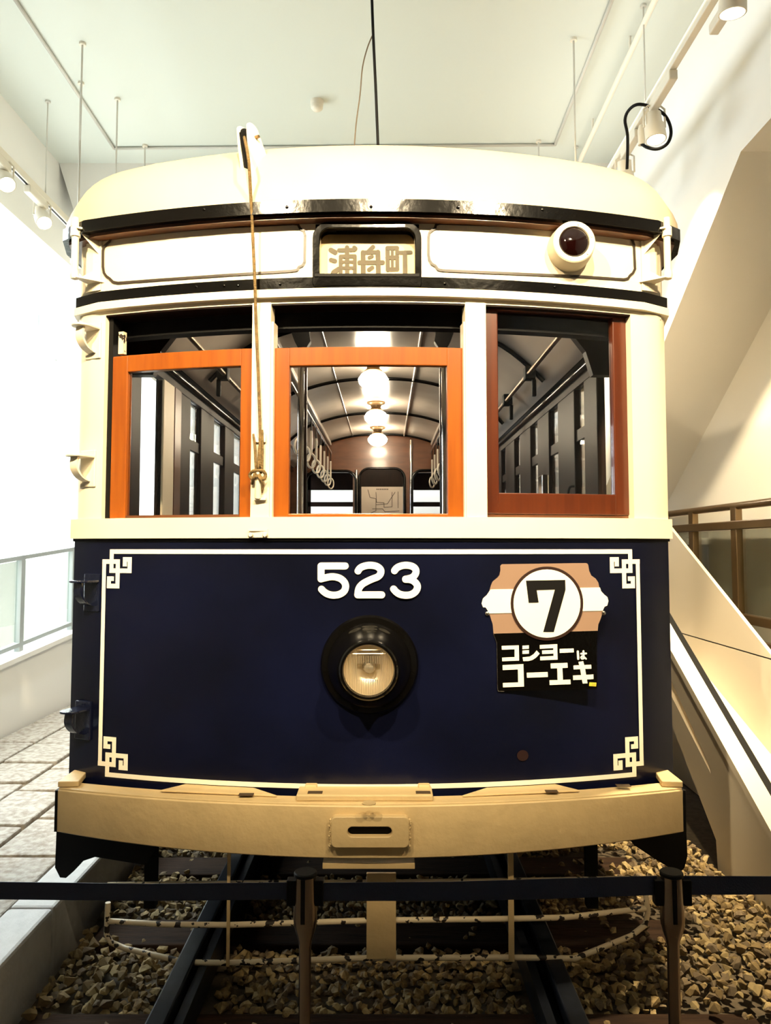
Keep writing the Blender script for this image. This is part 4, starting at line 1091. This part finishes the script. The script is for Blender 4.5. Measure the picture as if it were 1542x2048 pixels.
part(MB().box((-.06, YR-.0, zl), (.0, YR+.02, .8)), 'door_stop', DWOOD)
part(MB().tube([rb(822, 880), rb(822, 1080)], .02, 10), 'grab_pole', CHROME, smooth=50)
part(MB().tube([rb(713, 940), rb(713, 1080)], .022, 10), 'grab_pole', CHROME, smooth=50)
# route map on the rear door
mp = thing('route_map_poster', rb(764, 1026), 'tan paper route map poster on the rear tram partition', 'poster')
mb = MB(); mb.prism([rb(x, y) + Vector((0, -.03, 0)) for x, y in ((723, 974), (806, 974), (806, 1030), (723, 1030))], (0, .008, 0)); mb.build('sheet', PAPER, mp)
fm = lambda x, y: rb(x, y) + Vector((0, -.032, 0))
mb = MB()
for pts in ([(736,980),(740,995),(752,998),(752,1022),(742,1026)], [(752,985),(753,1005),(768,1006),(768,1015),(784,1014)], [(752,1010),(775,1008),(780,1000),(790,985)], [(745,1018),(765,1018),(770,1024),(798,1022)], [(784,985),(784,1014)], [(796,984),(796,1016)]):
    mb.stroke(pts, 1.1, fm)
mb.build('route_lines', INKM, mp, weld=False)
mb = MB()
for k in range(7): mb.stroke([(753+k*3.5, 979), (755.4+k*3.5, 979)], 2.2, fm, round_=False)
mb.build('title', INKM, mp, weld=False)
# cab door with grab handle seen through the right window
mb = MB(); xx = XW-.012
mb.tube([(xx, 4.02, 1.62), (xx-.03, 4.03, 1.64), (xx-.03, 4.03, 1.80), (xx, 4.02, 1.82)], .007, 8, smooth=4); part(mb, 'door_handle', BLACKM, smooth=50)
part(MB().box((XW-.06, 4.62, CAMZ+.22), (XW-.02, 4.74, CAMZ+.44)), 'notice_box', CHROME, bevel=.006)
# longitudinal seats low in the saloon
for s in (-1, 1):
    a, b = sorted((s*.65, s*1.05)); part(MB().box((a, 4.6, .78), (b, 8.6, 1.15)), 'bench_seat', SEATM, bevel=.03)

# ================================================================== ROUTE SIGN hung on the front
Z3 = lambda q: (930 + .25940*q[0], 1080 + .25940*q[1])
YS = F(1094, 1230).y - 0.035
def sg(o): return lambda x, y: atY(x, y, YS - o)
sign = thing('route_sign', atY(1094, 1380, YS), 'tan and white route board with black figure 7 on tram front', 'sign')
outl = smooth2([(285,187),(610,182),(935,178)], 2) + [(946,184),(951,196),(958,240),(974,274),(1008,298),(1028,328),(1036,365),(1050,395),(1075,422),(1098,440),(1106,470),(1097,505),(1075,515),(1066,535),(1058,570),(1045,610),(1028,650),(1024,700),(220,722),(214,650),(195,590),(176,545),(160,520),(140,518),(128,490),(138,452),(168,425),(188,395),(200,350),(212,322),(250,292),(266,272),(274,235),(273,200)]
f0, f1, f2, f3 = sg(0), sg(.0025), sg(.004), sg(.0055)
MB().prism([f0(*Z3(q)) for q in outl], (0, .006, 0)).build('upper_board', TAN, sign)
MB().prism([f1(*Z3(q)) for q in [(197,381),(1041,366),(1050,395),(1075,422),(1098,440),(1106,470),(1097,505),(1075,515),(1062,545),(182,567),(176,545),(160,520),(140,518),(128,490),(138,452),(168,425),(188,395)]], (0, .002, 0)).build('white_band', WHITEP, sign)
MB().prism([f0(*Z3(q)) for q in ((218,722),(244,792),(250,1150),(258,1166),(1008,1150),(1020,1140),(1018,780),(1026,700))], (0, .006, 0)).build('lower_board', BLACK, sign)
cir = lambda r: [(632 + r*math.cos(2*math.pi*k/56), 490 + r*1.02*math.sin(2*math.pi*k/56)) for k in range(56)]
MB().prism([f2(*Z3(q)) for q in cir(280)], (0, .004, 0)).build('disc_rim', DKBROWN, sign)
MB().prism([f3(*Z3(q)) for q in cir(258)], (0, .002, 0)).build('disc', WHITEP, sign)
f4 = sg(.0065)
def poly(pts, f, m, name, bm=None):
    MB().prism([f(*Z3(q)) for q in pts], (0, .001, 0)).build(name, m, sign)
poly([(470,313),(773,308),(775,385),(685,710),(603,710),(693,383),(553,387),(568,482),(491,485)], f4, BLACKM, 'numeral')
def multi(polys, name, m=WHITEP, strokes=()):
    mb = MB()
    for p in polys: mb.prism([f2(*Z3(q)) for q in p], (0, .001, 0))
    for w, s_ in strokes: mb.stroke([Z3(q) for q in s_], w*.2594, f2)
    mb.build(name, m, sign, weld=False)
multi([[(283,817),(415,812),(417,930),(287,935),(286,907),(383,903),(382,843),(284,846)]], 'kana_character')
multi([[(443,815),(493,812),(493,838),(443,842)], [(443,852),(493,849),(493,876),(443,879)], [(445,905),(500,899),(530,880),(553,852),(576,876),(550,905),(520,925),(490,933),(450,934)]], 'kana_character')
multi([[(577,810),(711,803),(714,922),(580,928),(580,899),(683,894),(683,876),(595,880),(594,852),(682,848),(681,834),(577,839)]], 'kana_character')
multi([[(730,840),(838,836),(840,866),(731,871)]], 'kana_character')
multi([], 'kana_character', WHITEP, ((17,[(870,860),(873,916)]), (14,[(895,877),(934,875)]), (15,[(913,857),(915,912)]), (13,[(915,893),(900,897),(894,906),(902,916),(914,914),(921,905),(933,916)])))
multi([[(290,965),(450,957),(455,1130),(293,1136),(292,1103),(410,1098),(408,998),(291,1003)]], 'kana_character')
multi([[(476,1024),(637,1018),(639,1056),(478,1062)]], 'kana_character')
multi([[(660,952),(790,947),(792,985),(751,987),(755,1079),(813,1076),(815,1112),(653,1118),(652,1082),(714,1080),(711,989),(662,991)]], 'kana_character')
multi([[(836,968),(881,966),(875,940),(912,935),(919,964),(973,962),(975,992),(926,994),(934,1040),(990,1037),(991,1072),(940,1075),(945,1105),(908,1107),(902,1077),(834,1080),(833,1045),(896,1042),(888,996),(838,998)]], 'kana_character')
poly([(960,1098),(1013,1100),(1011,1129),(957,1125)], f1, YELLOW, 'sticker')
mb = MB()
for k, segs in enumerate(([[(0,0),(0,14)]], [[(-3,0),(3,0),(1,6),(3,12),(-3,13)]], [[(-3,1),(3,1),(3,6),(-3,13),(3,13)]], [[(-3,1),(3,1),(3,6),(-3,13),(3,13)]])):
    for s_ in segs: mb.stroke([Z3((969+k*11+q[0], 1107+q[1])) for q in s_], .55, sg(.003))
mb.build('sticker_number', INKM, sign, weld=False)
mb = MB()
for q in ((170, 568), (1068, 563)): mb.lathe([(-.004, .008), (.004, .007), (.007, .001)], f1(*Z3(q)), (0, -1, 0), 12)
mb.tube([f0(*Z3((165, 560))) + Vector((0, .012, 0)), f0(*Z3((1070, 556))) + Vector((0, .012, 0))], .006, 8)
mb.build('fixing_screw', CHROME, sign, smooth=40)
mb = MB(); mb.tube([f0(*Z3(q)) for q in ((219,724),(244,792),(250,1150),(258,1166),(300,1168))], .0012, 6); mb.build('edge_bead', CHROME, sign)

# ================================================================== BARRIER POSTS
PY = 2.03
def barrier(px, label, belts):
    t1 = atY(px, 1748, PY); X = t1.x
    b = thing('barrier_post', (X, PY, 0), label, 'barrier post', 'barrier posts in front of the tram')
    sc_ = PY/FPX
    zt_ = t1.z
    def h(py): return atY(px, py, PY).z
    MB().lathe([(0, .16), (.012, .16), (.022, .15), (.024, .02)], (X, PY, 0), (0, 0, 1), 40).build('base', STEEL, b, smooth=35)
    MB().lathe([(.02, .0155), (h(1893), .0155), (h(1880), .0175), (h(1862), .025), (h(1850), .0285), (h(1835), .0305), (h(1800), .029), (h(1760), .0275), (zt_-.002, .0275)], (X, PY, 0), (0, 0, 1), 36).build('shaft', STEEL, b, smooth=35)
    MB().lathe([(zt_-.003, .0295), (zt_+.004, .0295), (zt_+.007, .027)], (X, PY, 0), (0, 0, 1), 32).build('cap', BLACKM, b, smooth=35)
    MB().lathe([(0, .0065), (.02, .0065)], (X-.004, PY-.0245, h(1842)), (0, -1, 0), 12) if False else None
    mb = MB(); mb.box((X-.009, PY-.0305, h(1838)), (X+.002, PY-.02, zt_-.004)); mb.build('slot', BLACKM, b)
    for e in (-.047, .022): box('belt_clip', (X+e, PY-.014, h(1808)), (X+e+.025, PY+.014, h(1757)), BLACKM, b, .003)
    for pts in belts:                              # belt: rows of (px, y of top edge, y of bottom edge)
        mb = MB(); rows = []
        dens = []
        for a, c in zip(pts, pts[1:]):
            for k in range(10): dens.append(tuple(a[i]+(c[i]-a[i])*k/10 for i in range(3)))
        dens.append(pts[-1])
        for x, y0, y1 in dens:
            p, q = atY(x, y0, PY-.002), atY(x, y1, PY-.002)
            rows.append([p, q, q+Vector((0, .002, 0)), p+Vector((0, .002, 0))])
        mb.grid(rows, True); mb.build('belt', BELTM, b, smooth=40)
    return b
barrier(611, 'brushed steel barrier post left of centre carrying the navy belts', [[(-260, 1763, 1798), (0, 1764, 1799), (300, 1768, 1802), (588, 1765, 1799)], [(634, 1766, 1802), (900, 1764, 1802), (1100, 1758, 1798), (1314, 1752, 1790)]])
barrier(1343, 'brushed steel barrier post near the right bumper end', [[(1366, 1752, 1790), (1542, 1753, 1789), (1760, 1755, 1790)]])
